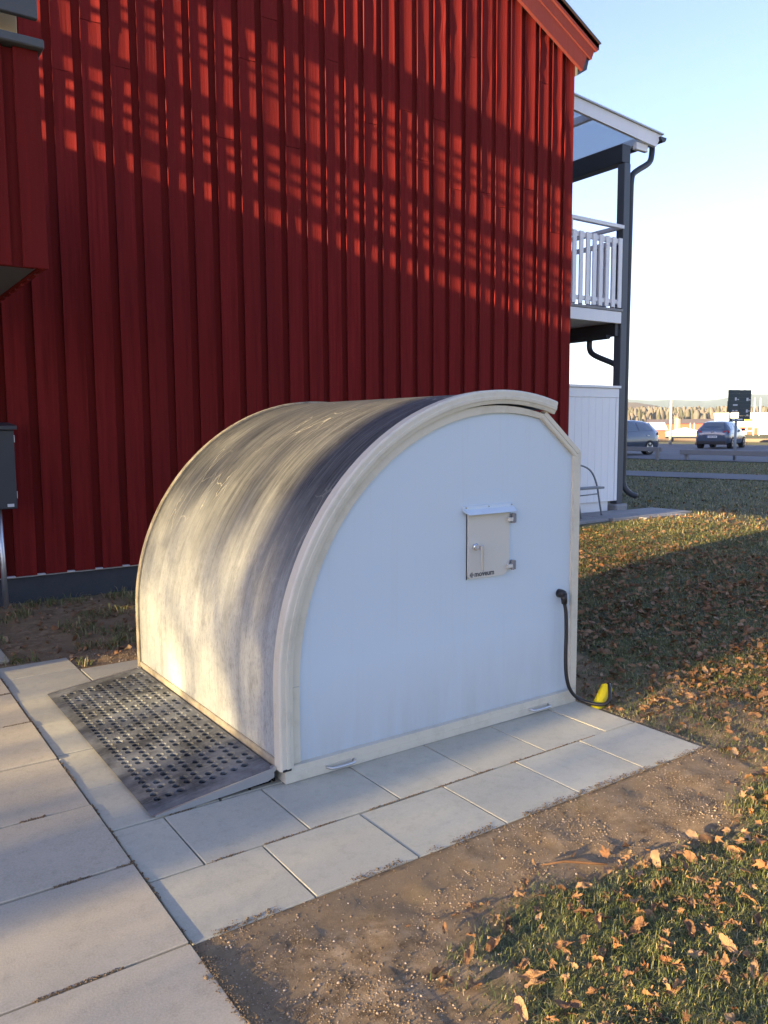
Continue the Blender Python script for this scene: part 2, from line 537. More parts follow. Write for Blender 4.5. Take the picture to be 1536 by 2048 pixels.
def axis(fine0, fine1, step, mid, far):
    a = list(np.arange(fine0, fine1+1e-6, step))
    up, d = fine1, step
    while up < far:
        d = min(d*1.16, 400); up += d; a.append(up)
    lo, d = fine0, step
    while lo > -far:
        d = min(d*1.16, 400); lo -= d; a.insert(0, lo)
    return np.array(a)
gx = axis(.4, 5.6, .035, 0, 6500)
gy = axis(.6, 6.9, .035, 0, 6500)
GX, GY = np.meshgrid(gx, gy, indexing='ij')
near = np.exp(-((np.maximum(np.abs(GX-3)-4, 0))**2+(np.maximum(np.abs(GY-3)-4, 0))**2)/8)
rough = (fbm(GX, GY, 4.5)-.5)*.034 + (fbm(GX+50, GY, 17, 3)-.5)*.024
GZ = hz(GX, GY)-.016 + rough*near
GZ = np.where(onslab(GX, GY, -.02), -.045, GZ)
edge = onslab(GX, GY, .06) & ~onslab(GX, GY, -.02)
near_e = onslab(GX, GY, .16) & ~onslab(GX, GY, .06)
GZ = np.where(near_e, np.clip(GZ, -.03, -.006), GZ)
GZ = np.where(edge, -.006, GZ)
nx, ny = GX.shape
idx = np.arange(nx*ny).reshape(nx, ny)
F = np.stack([idx[:-1, :-1], idx[1:, :-1], idx[1:, 1:], idx[:-1, 1:]], -1).reshape(-1, 4)
me = bpy.data.meshes.new('ground')
me.vertices.add(nx*ny); me.vertices.foreach_set('co', np.stack([GX, GY, GZ], -1).reshape(-1).astype('f'))
me.loops.add(F.size); me.loops.foreach_set('vertex_index', F.reshape(-1).astype('i'))
me.polygons.add(len(F)); me.polygons.foreach_set('loop_start', np.arange(0, F.size, 4, dtype='i'))
me.update(calc_edges=True)
a = me.attributes.new('soil', 'FLOAT', 'POINT'); a.data.foreach_set('value', soilmask(GX, GY).reshape(-1).astype('f'))
g = link('ground', me, M['ground'], smooth=True); g['kind'] = 'structure'

def gz(x, y):
    i = int(np.clip(np.searchsorted(gx, x)-1, 0, nx-2)); j = int(np.clip(np.searchsorted(gy, y)-1, 0, ny-2))
    tx = (x-gx[i])/(gx[i+1]-gx[i]); ty = (y-gy[j])/(gy[j+1]-gy[j])
    return float((GZ[i, j]*(1-tx)+GZ[i+1, j]*tx)*(1-ty)+(GZ[i, j+1]*(1-tx)+GZ[i+1, j+1]*tx)*ty)

# ------------------------------------------------------------------ paving
pav = empty('pavement', (.76, 2.06, -.05), kind='structure')
def slab(x0, x1, y0, y1, m, top=0.0, j=.0028):
    b = MB()
    cx, cy = (x0+x1)/2, (y0+y1)/2
    R = Matrix.Translation((cx, cy, top-.025+random.uniform(-.0025, .0015))) @ Matrix.Rotation(random.uniform(-.004, .004), 4, 'Z') @ Matrix.Rotation(random.uniform(-.004, .004), 4, 'X') @ Matrix.Rotation(random.uniform(-.004, .004), 4, 'Y')
    b.bbox(x0+j-cx, x1-j-cx, y0+j-cy, y1-j-cy, -.025, .025, .0022, R)
    return b.build('paving_slab', m, pav, fix=False)
for i in range(6):
    slab(.765+.4035*i, .765+.4035*(i+1), 2.068, 2.447, M['slab'])
xs = [.765, .96, 1.363, 1.768, 2.172, 2.576, 2.979, 3.188]
for i in range(7): slab(xs[i], xs[i+1], 2.45, 2.852, M['slab'])
ys = [2.855, 3.25, 3.68, 4.12, 4.56, 5.0, 5.28]
for i in range(6): slab(.765, 1.19, ys[i], ys[i+1], M['slab'])
for i in range(5): slab(1.193, 1.60, 2.855+.4235*i, 2.855+.4235*(i+1), M['slab'])
for i in range(4): slab(1.603+.4*i, 1.6+.4*(i+1), 4.55, 4.97, M['slab'])
oy = [.51, 1.03, 1.55, 2.072, 2.583, 3.10, 3.637, 4.18, 4.71, 5.24]
for i in range(9): slab(-.29, .763, oy[i], oy[i+1], M['slab_old'], .008, .0045)
for i in range(3): slab(-.15, .885, 5.42+.53*i, 5.42+.53*(i+1), M['slab_old'], .004+.012*i, .007)

# ------------------------------------------------------------------ red house
house = empty('red_house', (7.66, 7.0, 0), 'red timber house with vertical board cladding and a balcony at its right corner', 'house')
YW = 6.992
SL = .49
def roofz(x): return 5.80 + (7.445-x)*SL
gaps = [1.18, 1.41, 1.643, 1.873] + [2.103+.2303*i for i in range(8)] + [3.715+.2209*i for i in range(1, 18)]
gaps = [gaps[0]-.23*k for k in range(12, 0, -1)] + gaps
HW = .034
def board(x0, x1, z0, z1f, cup, twist, name='board', m=None):
    """a cupped cover board, thick 26 mm, front near y = YW"""
    n, k = 10, 5
    rows = []
    ph = random.uniform(0, 50)
    for i in range(n+1):
        row = []
        wob = mnoise.noise(Vector((ph, i*.9, 0)))
        c = cup*(1+.7*wob); t = twist + .010*mnoise.noise(Vector((ph+9, i*.7, 3)))
        for q in range(k+1):
            u = q/k
            x = x0+(x1-x0)*u
            zt = z1f(x)
            z = z0+(zt-z0)*i/n
            y = YW - c*((2*u-1)**2) + t*(u-.5)
            row.append((x, y, z))
        b = .028
        row = [(x0+.003, YW+b, row[0][2])] + row + [(x1-.003, YW+b, row[-1][2])]
        rows.append(row)
    mb = MB(); mb.loft(rows)
    mb.f.append(tuple(range(len(rows[0]))))
    o = mb.build(name, m or M['red'], house, fix=True)
    return o
for i in range(len(gaps)):
    x0 = gaps[i]+HW
    x1 = gaps[i+1]-HW if i+1 < len(gaps) else 7.655
    if x1 < -1.4: continue
    zj = random.choice([None, None, 3.9, 4.6, 5.2, 4.3]) if x0 > 1.0 else None
    cup = random.uniform(.0042, .0100)
    if i+1 == len(gaps): cup = .004
    if zj:
        zj += random.uniform(-.25, .25)
        board(x0, x1, .262, lambda x, z=zj: z, cup, random.uniform(-.004, .006))
        board(x0+.002, x1-.001, zj+.004, lambda x: roofz(x)+.05, random.uniform(.004, .010), random.uniform(-.006, .004))
    else:
        board(x0, x1, .262, lambda x: roofz(x)+.05, cup, random.uniform(-.004, .004))
for i, gxx in enumerate(gaps):
    if gxx < -1.4: continue
    mb = MB()
    mb.prism([(gxx-.055, .265), (gxx+.055, .265), (gxx+.055, roofz(gxx+.055)+.04), (gxx-.055, roofz(gxx-.055)+.04)], 'y', YW+.029, YW+.05)
    mb.build('under_board', M['red_shaded'], house)
# body behind the boards
mb = MB()
prof = [(-1.7, .2), (7.62, .2), (7.62, roofz(7.62)), (2.98, roofz(2.98)), (-1.7, roofz(7.62))]
mb.prism(prof, 'y', YW+.055, 58.0)
mb.build('wall', M['red_shaded'], house)
MB().box(-1.7, 7.60, YW+.030, 17, -.4, .258).build('plinth', M['plinth'], house)
fl = MB().box(-1.4, 7.62, YW+.002, YW+.040, .250, .2585)
fl.build('base_flashing', M['flash'], house)
for gxx in gaps:
    if gxx > .9 and gxx < 7.6:
        MB().box(gxx-.032, gxx+.030, YW-.012, YW+.035, .2587, .268).build('vent_strip', M['sticker'], house)
# roof with barge boards
def slab_poly(off0, off1, xa, xb):
    k = math.sqrt(1+SL*SL)
    return [(xa, roofz(xa)+off0*k), (xb, roofz(xb)+off0*k), (xb+off1*.42-off0*.42, roofz(xb)+off1*k-(off1-off0)*.10), (xa, roofz(xa)+off1*k)]
roof = MB()
roof.prism([(2.98, roofz(2.98)+.34), (7.93, roofz(7.93)+.36), (7.93, roofz(7.93)+.42), (2.98, roofz(2.98)+.44), (-2.0, roofz(7.9)+.42), (-2.0, roofz(7.9)+.36)], 'y', 6.86, 58.3)
roof = roof.build('roof', M['darkmetal'], house)
for (a0, a1, y0, y1, xe) in ((-.02, .165, 6.905, 6.945, 7.70), (.168, .285, 6.885, 6.93, 7.83), (.288, .385, 6.86, 6.905, 7.90)):
    MB().prism(slab_poly(a0, a1, 2.9, xe), 'y', y0, y1).build('barge_board', M['red_trim'], roof)
MB().prism(slab_poly(.386, .40, 2.9, 7.945), 'y', 6.845, 7.2).build('verge_flashing', M['darkmetal'], roof)
MB().prism([(7.66, 5.60), (7.82, 5.70), (7.86, 5.84), (7.66, 5.80)], 'y', 6.95, 17).build('eaves_gutter', M['darkmetal'], roof)

# ---- balcony beyond the corner
YB = 7.78
bal = MB().box(7.64, 9.57, YB+.03, 11.2, 2.93, 3.07).build('balcony', M['white'], house)
MB().bbox(7.64, 9.575, YB-.01, YB+.028, 2.915, 3.078).build('fascia', M['white'], bal)
MB().bbox(7.64, 9.60, YB-.02, 11.2, 3.082, 3.118, .003).build('floor_edge', M['pad'], bal)
MB().bbox(7.64, 9.60, YB-.01, YB+.06, 4.245, 4.295).build('hand_rail', M['white'], bal)
MB().bbox(9.52, 9.60, YB+.065, 11.2, 4.243, 4.293).build('hand_rail', M['white'], bal)
MB().bbox(7.64, 9.565, YB+.012, YB+.05, 4.03, 4.10).build('upper_rail', M['white'], bal)
MB().bbox(7.64, 9.565, YB+.012, YB+.05, 3.19, 3.25).build('lower_rail', M['white'], bal)
MB().bbox(9.53, 9.57, YB+.06, 11.2, 4.03, 4.10).build('upper_rail', M['white'], bal)
MB().bbox(9.53, 9.57, YB+.06, 11.2, 3.19, 3.25).build('lower_rail', M['white'], bal)
for i in range(14):
    x = 9.49-.136*i
    if x < 7.68: break
    MB().bbox(x, x+.075, YB-.012, YB+.010, 3.135, 4.105, .003).build('baluster', M['white'], bal)
for i in range(18):
    y = YB+.13+.152*i
    MB().bbox(9.572, 9.592, y, y+.075, 3.135, 4.105, .003).build('baluster', M['white'], bal)
MB().bbox(8.48, 8.55, YB+.001, YB+.06, 4.10, 4.25).build('rail_post', M['white'], bal)
MB().bbox(9.585, 9.715, YB, YB+.13, .30, 5.16, .006).build('post', M['post'], house)
MB().bbox(9.585, 9.715, 10.9, 11.03, .30, 5.16, .006).build('post', M['post'], house)
MB().bbox(9.52, 9.78, YB-.05, YB+.20, .16, .298, .02).build('post_footing', M['pad'], house)
MB().bbox(9.50, 9.568, YB+.031, 11.2, 2.74, 2.9285, .004).build('edge_beam', M['darkmetal'], bal)
MB().box(9.578, 9.584, YB+.02, YB+.11, 2.84, 3.06).build('post_bracket', M['darkmetal'], bal)
# balcony canopy
def canz(x): return 5.905 - (x-7.66)*.080
can = MB().prism([(7.64, canz(7.64)-.03), (10.33, canz(10.33)-.03), (10.33, canz(10.33)-.05), (7.64, canz(7.64)-.05)], 'y', YB+.03, 11.4).build('canopy', M['soffit'], house)
MB().prism([(7.64, canz(7.64)-.022), (10.36, canz(10.36)-.022), (10.24, canz(10.36)-.205), (7.64, canz(7.64)-.185)], 'y', YB-.02, YB+.027).build('rake_board', M['white'], can)
MB().prism([(7.64, canz(7.64)), (10.38, canz(10.38)), (10.38, canz(10.38)-.019), (7.64, canz(7.64)-.019)], 'y', YB-.05, YB+.06).build('verge_flashing', M['flash'], can)
for x in (8.45, 8.95, 10.1):
    MB().bbox(x, x+.07, YB+.04, 11.3, canz(x)-.155, canz(x)-.056).build('rafter', M['white'], can)
MB().bbox(9.56, 9.74, YB+.03, 11.3, 5.17, 5.42, .006).build('canopy_beam', M['darkmetal'], can)
MB().bbox(9.86, 10.12, YB+.028, YB+.09, 5.40, 5.50).build('beam_end', M['white'], can)
gut = MB(); prof = [(10.36+.065*math.cos(t), 5.63+.07*math.sin(t)) for t in np.linspace(PI, 2*PI, 9)]
gut.prism(prof, 'y', YB-.06, 11.4); gut.build('gutter', M['darkmetal'], can)
dp = smooth_curve([(10.30, YB+.1, 5.57), (10.28, YB+.08, 5.44), (10.20, YB+.06, 5.28), (9.95, YB+.06, 5.13), (9.83, YB+.06, 5.04), (9.80, YB+.06, 4.9)], 6)
dp += [Vector((9.79, YB+.06, 3.0)), Vector((9.79, YB+.06, .75))]
dp += smooth_curve([(9.79, YB+.06, .62), (9.80, YB+.03, .52), (9.86, YB-.02, .44), (9.95, YB-.06, .40)], 5)
MB().tube(dp, .042, 12).build('downpipe', M['darkmetal'], house, smooth=True)
dp2 = smooth_curve([(9.52, 8.30, 2.76), (9.52, 8.30, 2.60), (9.53, 8.22, 2.50), (9.62, 7.98, 2.38), (9.64, 7.93, 2.35)], 6)
MB().tube(dp2, .042, 12).build('downpipe', M['darkmetal'], house, smooth=True)
g2 = MB(); g2.prism([(9.46+.055*math.cos(t), 2.76+.06*math.sin(t)) for t in np.linspace(PI, 2*PI, 9)], 'y', YB+.12, 11.2)
g2.build('gutter', M['darkmetal'], bal)
# white privacy screen under the balcony
scr = MB().box(7.64, 9.535, YB+.012, YB+.045, .35, 1.985).build('privacy_screen', M['white'], house)
MB().bbox(7.64, 9.575, YB-.004, YB+.010, 1.855, 1.986, .003).build('top_board', M['white'], scr)
MB().bbox(7.64, 9.59, YB-.03, YB+.075, 1.990, 2.025, .003).build('cap_rail', M['white'], scr)
MB().bbox(9.515, 9.575, YB-.004, YB+.010, .352, 1.852, .003).build('edge_board', M['white'], scr)
MB().box(7.64, 9.45, YB+.06, YB+.11, .15, .36).build('screen_plinth', M['white'], scr)
n = 13
for i in range(n):
    x0 = 7.64+(9.512-7.64)*i/n; x1 = 7.64+(9.512-7.64)*(i+1)/n
    MB().bbox(x0+.001, x1-.001, YB+.002, YB+.0115, .352, 1.852, .0025).build('board', M['white'], scr)

# ---- gallery at the left, high above the path
gal = MB().box(-.62, .985, 4.47, 6.985, 2.27, 2.42).build('gallery', M['greywood'], house)
for (a, b_) in ((.885, 1.003), (.700, .832), (.52, .648), (.34, .468), (.16, .288), (-.02, .108), (-.20, -.072), (-.38, -.252), (-.56, -.432)):
    MB().bbox(a, b_, 4.435, 4.458, 2.262, 3.315, .003).build('board', M['red_shaded'], gal)  # darker red stands in for shade on the gallery front
MB().box(-.6, 1.0, 4.460, 4.49, 2.265, 3.31).build('backing', M['red_shaded'], gal)
for k in range(14):
    y = 4.50+.177*k
    MB().bbox(.975, 1.0, y, y+.12, 2.264, 3.312, .003).build('board', M['red'], gal)
MB().box(.955, .974, 4.495, 6.98, 2.265, 3.31).build('backing', M['red_shaded'], gal)
MB().bbox(-.62, 1.025, 4.395, 4.53, 3.318, 3.362, .006).build('hand_rail', M['greywood'], gal)
MB().bbox(.94, 1.03, 4.535, 6.98, 3.318, 3.362, .006).build('hand_rail', M['greywood'], gal)
MB().bbox(-.66, -.625, 4.20, 4.50, 2.20, 3.95, .004).build('shade_board', M['red_shaded'], gal)  # added out of view to keep the sun off the gallery front
MB().bbox(-.62, 1.006, 4.42, 4.455, 3.462, 3.66, .004).build('upper_plank', M['greywood'], gal)
MB().bbox(.80, .94, 4.58, 4.70, 2.44, 3.80, .004, Matrix.Translation((0, 0, 0))).build('corner_post', M['palewood'], gal)
# ---- unseen tower further left, added to throw the slatted shade on the gable
tow = MB().box(-4.2, -2.62, 6.20, 7.6, -.1, 3.2).build('unseen_tower', M['red_shaded'], house)
Z0 = .655                                       # rise of the light between the tower side and the gable reference
def zt(z): return z+Z0
rows = [(-.6, 3.845), (3.99, 4.165), (4.262, 4.312), (4.385, 4.45), (4.56, 4.73), (4.985, 5.035), (5.12, 5.15), (5.245, 5.30), (5.475, 5.86)]  # plank heights follow the bands of shade wanted on the gable
for a, b_ in rows:
    MB().bbox(-2.56, -2.50, 6.06, 7.6, zt(a), zt(b_), .004).build('shade_plank', M['red_shaded'], tow)
for y in (6.80, 7.3):
    MB().bbox(-2.62, -2.57, y, y+.09, -.05, zt(5.9)).build('tower_post', M['red_shaded'], tow)
MB().box(-2.60, -2.45, 4.9, 6.055, -.1, .85).build('shade_wall', M['plinth'], tow)  # added out of view to shade the soil at the gable foot

# ------------------------------------------------------------------ garage
gar = empty('scooter_garage', (1.43, 2.84, 0), 'white and grey arched mobility scooter garage with a perforated ramp', 'garage')
CX, CZ = 2.66, .397
YF, YR = 2.85, 4.60
A0, A1 = PI, math.radians(73.5)
def arc_path(R, z0=.062, n=44, a1=A1):
    """points (x, z, length) from the bottom lip up and over the curve"""
    p = []
    for i in range(7): p.append((CX-R, z0+(CZ-z0)*i/6, (CZ-z0)*i/6))
    for i in range(1, n+1):
        a = A0+(a1-A0)*i/n
        p.append((CX+R*math.cos(a), CZ+R*math.sin(a), CZ-z0+R*(A0-a)))
    return p
def sweep_ring(prof, a1=A1, z0=.062, n=44):
    """prof: closed list of (radius, y); swept along the arch"""
    rows = []
    for i in range(n+8):
        row = []
        for r, y in prof:
            if i < 8: x, z = CX-r, z0+(CZ-z0)*i/7
            else:
                a = A0+(a1-A0)*(i-7)/n
                x, z = CX+r*math.cos(a), CZ+r*math.sin(a)
            row.append((x, y, z))
        rows.append(row)
    mb = MB(); mb.loft(rows, closed=True)
    m_ = len(prof)
    mb.f.append(tuple(range(m_))); mb.f.append(tuple(range((n+7)*m_, (n+8)*m_)))
    return mb
# curved cover with UVs (u across, v along the curve)
R1 = 1.212
P = arc_path(R1)
ny_ = 14
me = bpy.data.meshes.new('curved_cover')
vs, fs, uvs = [], [], []
for (x, z, L) in P:
    for k in range(ny_+1):
        y = YF-.02+(YR-YF+.04)*k/ny_
        bulge = .004*math.sin(k/ny_*PI)
        vs.append((x, y, z)); uvs.append((y-YF, L))
m_ = ny_+1
for i in range(len(P)-1):
    for k in range(ny_): fs.append((i*m_+k, (i+1)*m_+k, (i+1)*m_+k+1, i*m_+k+1))
me.from_pydata(vs, [], fs)
ul = me.uv_layers.new(name='UVMap')
for lp in me.loops: ul.data[lp.index].uv = uvs[lp.vertex_index]
cover = link('curved_cover', me, M['shell'], gar, True)
cm = cover.modifiers.new('thickness', 'SOLIDIFY'); cm.thickness = .03; cm.offset = -1 if False else 1
bm = bmesh.new(); bm.from_mesh(me); bm.normal_update(); bm.faces.ensure_lookup_table()
# outward normals
if bm.faces[0].normal.x > 0:
    bmesh.ops.reverse_faces(bm, faces=bm.faces)
bm.to_mesh(me); bm.free()
cm.offset = -1
# trims of the cover: front and rear
fp = [(1.160, 2.835), (1.160, 2.822), (1.176, 2.817), (1.180, 2.813), (1.194, 2.812), (1.197, 2.8145), (1.215, 2.8145), (1.221, 2.817), (1.225, 2.822), (1.225, 2.868), (1.2135, 2.868), (1.2135, 2.835)]
sweep_ring(fp).build('cover_trim', M['trim'], cover, smooth=False)
rp = [(1.160, YR-.01), (1.160, YR+.03), (1.2225, YR+.03), (1.2225, YR-.012), (1.2135, YR-.012), (1.2135, YR-.01)]
sweep_ring(rp).build('cover_trim', M['dirtytrim'], cover, smooth=False)
MB().bbox(CX-R1-.010, CX-R1+.020, YF+.019, YR-.016, .055, .098, .004).build('bottom_lip', M['dirtytrim'], cover)
# white side panel
poly = []
RI = 1.14
poly.append((1.455, .055)); poly.append((CX-RI, CZ))
for i in range(1, 31):
    a = PI+(math.radians(77)-PI)*i/30
    poly.append((CX+RI*math.cos(a), CZ+RI*math.sin(a)))
poly += [(3.17, 1.305), (3.17, .055)]
poly[0] = (CX-RI, .055)
MB().prism(poly, 'y', 2.852, 2.885).build('side_panel', M['panel'], gar)
poly2 = [(x, z) for x, z in poly]
MB().prism(poly2, 'y', YR-.03, YR-.005).build('side_panel', M['panel'], gar)
# fixed frame inside the cover trim, falling away from it towards the rear
rows = []
for i in range(41):
    a = PI+(math.radians(76.2)-PI)*i/40
    t = max(0, (math.radians(125)-a)/math.radians(49))
    ro = 1.166-.022*t**1.2
    ri = 1.118 if a < math.radians(165) else 1.118
    c, s_ = math.cos(a), math.sin(a)
    rows.append([(CX+r*c, y, CZ+r*s_) for r, y in ((ri, 2.850), (ri, 2.838), (ro, 2.836), (ro, 2.87))])
mb = MB(); mb.loft(rows, closed=True); mb.f.append((0, 1, 2, 3)); mb.f.append(tuple(160+k for k in range(4)))
mb.build('arch_frame', M['trim'], gar)
MB().bbox(CX-1.166, CX-1.118, 2.838, 2.87, .07, CZ-.001, .003).build('corner_frame', M['trim'], gar)
def strip(p, q, wdt, y0, y1, ribs=True):
    d = (Vector((q[0], 0, q[1]))-Vector((p[0], 0, p[1]))).normalized()
    nrm = Vector((-d.z, 0, d.x))
    P0, Q0 = Vector((p[0], 0, p[1])), Vector((q[0], 0, q[1]))
    prof = [(0, y1), (0, y0+.004), (.006, y0), (wdt*.40, y0), (wdt*.44, y0+.004), (wdt*.50, y0), (wdt*.95, y0), (wdt, y0+.004), (wdt, y1)]
    rows = []
    for A in (P0, Q0): rows.append([A+nrm*u+Vector((0, v, 0)) for u, v in prof])
    mb = MB(); mb.loft(rows, closed=True); mb.f.append(tuple(range(9))); mb.f.append(tuple(range(9, 18)))
    return mb
strip((2.915, 1.487), (3.166, 1.288), .048, 2.832, 2.87).build('slope_frame', M['trim'], gar)
MB().prism([(3.150, .073), (3.196, .02), (3.200, 1.318), (3.153, 1.296)], 'y', 2.834, 2.87).build('rear_frame', M['trim'], gar)
MB().prism([(2.93, 1.502), (3.198, 1.312), (3.198, 1.285), (2.93, 1.475)], 'y', 2.872, YR).build('slope_panel', M['panel'], gar)
MB().box(3.172, 3.196, 2.872, YR, .03, 1.284).build('rear_panel', M['panel'], gar)
MB().bbox(2.895, 2.965, 2.875, YR-.04, 1.46, 1.50, .004).build('seal_bar', M['dark'], gar)
# sill
sill = MB().prism([(1.462, 0.002), (3.182, 0.002), (3.182, .070), (1.462, .070)], 'y', 2.822, 2.90).build('sill', M['trim'], gar)
MB().box(1.470, 3.178, 2.8205, 2.8225, .036, .040).build('sill_groove', M['trim'], sill)
MB().box(1.465, 3.178, YR-.03, YR+.02, 0.002, .070).build('sill', M['trim'], gar)
MB().box(1.465, 1.50, 2.91, YR-.035, .002, .06).build('sill', M['trim'], gar)
MB().box(1.51, 3.17, 2.905, YR-.04, .045, .06).build('floor', M['steel'], gar)
MB().bbox(1.445, 1.485, 2.812, 2.833, .058, .068, .002).build('stop_lug', M['black'], gar)
for xa, xb in ((1.655, 1.79), (2.842, 2.975)):
    pts = smooth_curve([(xa, 2.823, .028), (xa+.008, 2.800, .028), (xa+.03, 2.792, .028), (xb-.03, 2.792, .028), (xb-.008, 2.800, .028), (xb, 2.823, .028)], 4)
    MB().tube(pts, .0065, 8).build('lift_handle', M['alu'], sill, True)
# hatch
r_ = .018
hp = [(2.447, 1.047), (2.447, .735+r_)] + [(2.447+r_-r_*math.cos(t), .735+r_-r_*math.sin(t)) for t in np.linspace(0, PI/2, 6)][1:]
hp += [(2.708-.032, .735), (2.708, .735+.030), (2.708, 1.047)]
hat = MB().prism(hp, 'y', 2.838, 2.851).build('hatch', M['hatch'], gar)
MB().prism([(2.4438, 1.05), (2.4438, .732), (2.447, .732), (2.447, 1.05)], 'y', 2.848, 2.8513).build('hatch_seal', M['black'], hat)
cap = MB(); cap.loft([[(2.418, 2.851, 1.082), (2.418, 2.843, 1.081), (2.418, 2.842, 1.066), (2.430, 2.808, 1.043), (2.430, 2.812, 1.040), (2.418, 2.851, 1.060)],
                      [(2.738, 2.851, 1.082), (2.738, 2.843, 1.081), (2.738, 2.842, 1.066), (2.730, 2.808, 1.043), (2.730, 2.812, 1.040), (2.738, 2.851, 1.060)]], closed=True)
cap.f += [tuple(range(6)), tuple(range(6, 12))]
cap = cap.build('drip_cap', M['panel'], hat)
for x in (2.434, 2.575, 2.722):
    MB().tube([(x, 2.8435, 1.074), (x, 2.838, 1.074)], [.005, .0035], 8).build('screw', M['chrome'], cap)
for z in (1.004, .775):
    h = MB().bbox(2.686, 2.728, 2.822, 2.8375, z-.010, z+.009, .002).build('hinge', M['hatch'], hat)
    MB().tube([(2.722, 2.829, z-.020), (2.722, 2.829, z+.028)], .0085, 10).build('pin', M['hinge'], h)
    MB().bbox(2.7285, 2.738, 2.820, 2.851, z-.018, z+.026, .002).build('plate', M['hinge'], h)
kn = MB().tube([(2.487, 2.837, .888), (2.487, 2.828, .888), (2.487, 2.824, .888), (2.487, 2.800, .886)], [.017, .017, .012, .011], 16).build('handle', M['chrome'], hat)
MB().bbox(2.484, 2.502, 2.788, 2.801, .775, .900, .004, Matrix.Translation((2.493, 0, .893)) @ Matrix.Rotation(math.radians(-2), 4, 'Y') @ Matrix.Translation((-2.493, 0, -.893))).build('lever', M['alu'], kn)
def text_mesh(txt, size, loc, name, m, parent, rot=(PI/2, 0, 0), ext=.0006, sx=1.0):
    cu = bpy.data.curves.new('t', 'FONT'); cu.body = txt; cu.size = size; cu.extrude = ext; cu.offset = .0004 if size > .02 else 0
    cu.resolution_u = 3
    ob = bpy.data.objects.new('t', cu); COL.objects.link(ob)
    bpy.context.view_layer.update()
    me = bpy.data.meshes.new_from_object(ob.evaluated_get(bpy.context.evaluated_depsgraph_get()))
    bpy.data.objects.remove(ob); bpy.data.curves.remove(cu)
    me.transform(Matrix.Translation(loc) @ Matrix.Rotation(rot[2], 4, 'Z') @ Matrix.Rotation(rot[0], 4, 'X') @ Matrix.Diagonal((sx, 1, 1, 1)))
    me.materials.clear()
    return link(name, me, m, parent)
text_mesh('moveum', .037, (2.484, 2.8372, .7445), 'lettering', M['ink'], hat, sx=.97)
mb = MB()
for x, h_ in ((2.4575, .010), (2.463, .022), (2.4695, .026), (2.476, .010)):
    mb.box(x-.0014, x+.0014, 2.8366, 2.8378, .755-h_/2, .755+h_/2)
mb.build('emblem', M['ink'], hat)
# ramp
L_ = math.hypot(.51, .060); th = math.atan2(.060, .51)
RM = Matrix.Translation((.917, 2.862, .010)) @ Matrix.Rotation(-th, 4, 'Y')
nu, nv, pt = 10, 33, .0465
U0, V0 = .040, .085
W_ = 1.70
mb = MB()
def rv(u, v, h=0): return RM @ Vector((u, v, h))
us = [0, U0]+[U0+pt*(i+1) for i in range(nu)]+[L_]
vs_ = [0, V0]+[V0+pt*(j+1) for j in range(nv)]+[W_]
K = 12
for i in range(len(us)-1):
    for j in range(len(vs_)-1):
        u0, u1, v0, v1 = us[i], us[i+1], vs_[j], vs_[j+1]
        hole = 1 <= i <= nu and 1 <= j <= nv
        if hole and (i % 2 == 0) and (j + (i//2)) % 3 == 0: hole = False
        if not hole:
            mb.add([rv(u0, v0), rv(u1, v0), rv(u1, v1), rv(u0, v1)], [(0, 1, 2, 3)])
            continue
        cu_, cv_ = (u0+u1)/2, (v0+v1)/2
        ring0 = []
        for k in range(K):
            a = 2*PI*k/K+PI/12
            c, s_ = math.cos(a), math.sin(a)
            q = max(abs(c), abs(s_))
            ring0.append((cu_+c/q*(u1-u0)/2, cv_+s_/q*(v1-v0)/2, 0))
        rings = [ring0]
        for r, h in ((.0195, 0.0), (.0182, .0007), (.0172, .0003), (.0168, -.0008), (.0168, -.012)):
            rings.append([(cu_+r*math.cos(2*PI*k/K+PI/12), cv_+r*math.sin(2*PI*k/K+PI/12), h) for k in range(K)])
        mb.loft([[rv(*p) for p in rg] for rg in rings], closed=True)
        # square corners
        for (a_, b_), (k1, k2) in zip(((u1, v1), (u0, v1), (u0, v0), (u1, v0)), ((1, 2), (4, 5), (7, 8), (10, 11))):
            mb.add([rv(*ring0[k1 % K]), rv(a_, b_), rv(*ring0[k2 % K])], [(0, 1, 2)])
ramp_o = mb.build('ramp', M['steel'], gar, fix=False)
MB().prism([(.925, .0115), (1.425, .0692), (1.425, .032), (1.395, .022), (1.06, .003), (.935, .003)], 'y', 2.852, 2.861).build('side_flange', M['alu'], ramp_o)
MB().prism([(.925, .0115), (1.425, .0692), (1.425, .032), (1.06, .003), (.935, .003)], 'y', 4.563, 4.572).build('side_flange', M['alu'], ramp_o)
for u in (.13, .27, .40):
    z = .010+u*.118-.014
    MB().box(.917+u, .925+u, 2.864, 2.873, .001, max(.004, z)).build('cross_rib', M['dark'], ramp_o)
MB().box(1.4245, 1.434, 2.862, 4.562, .01, .056).build('back_rib', M['dark'], ramp_o)
MB().prism([(.985, .0035), (1.42, .0035), (1.42, .050), (.995, .0045)], 'y', 2.875, 4.55).build('hole_shade', M['dark'], ramp_o)  # black sheet added in place of the shade below the holes
for y in (2.850, 4.545):
    MB().tube([(1.424, y, .066), (1.424, y+.022, .066)], .010, 12).build('hinge_pin', M['alu'], ramp_o)

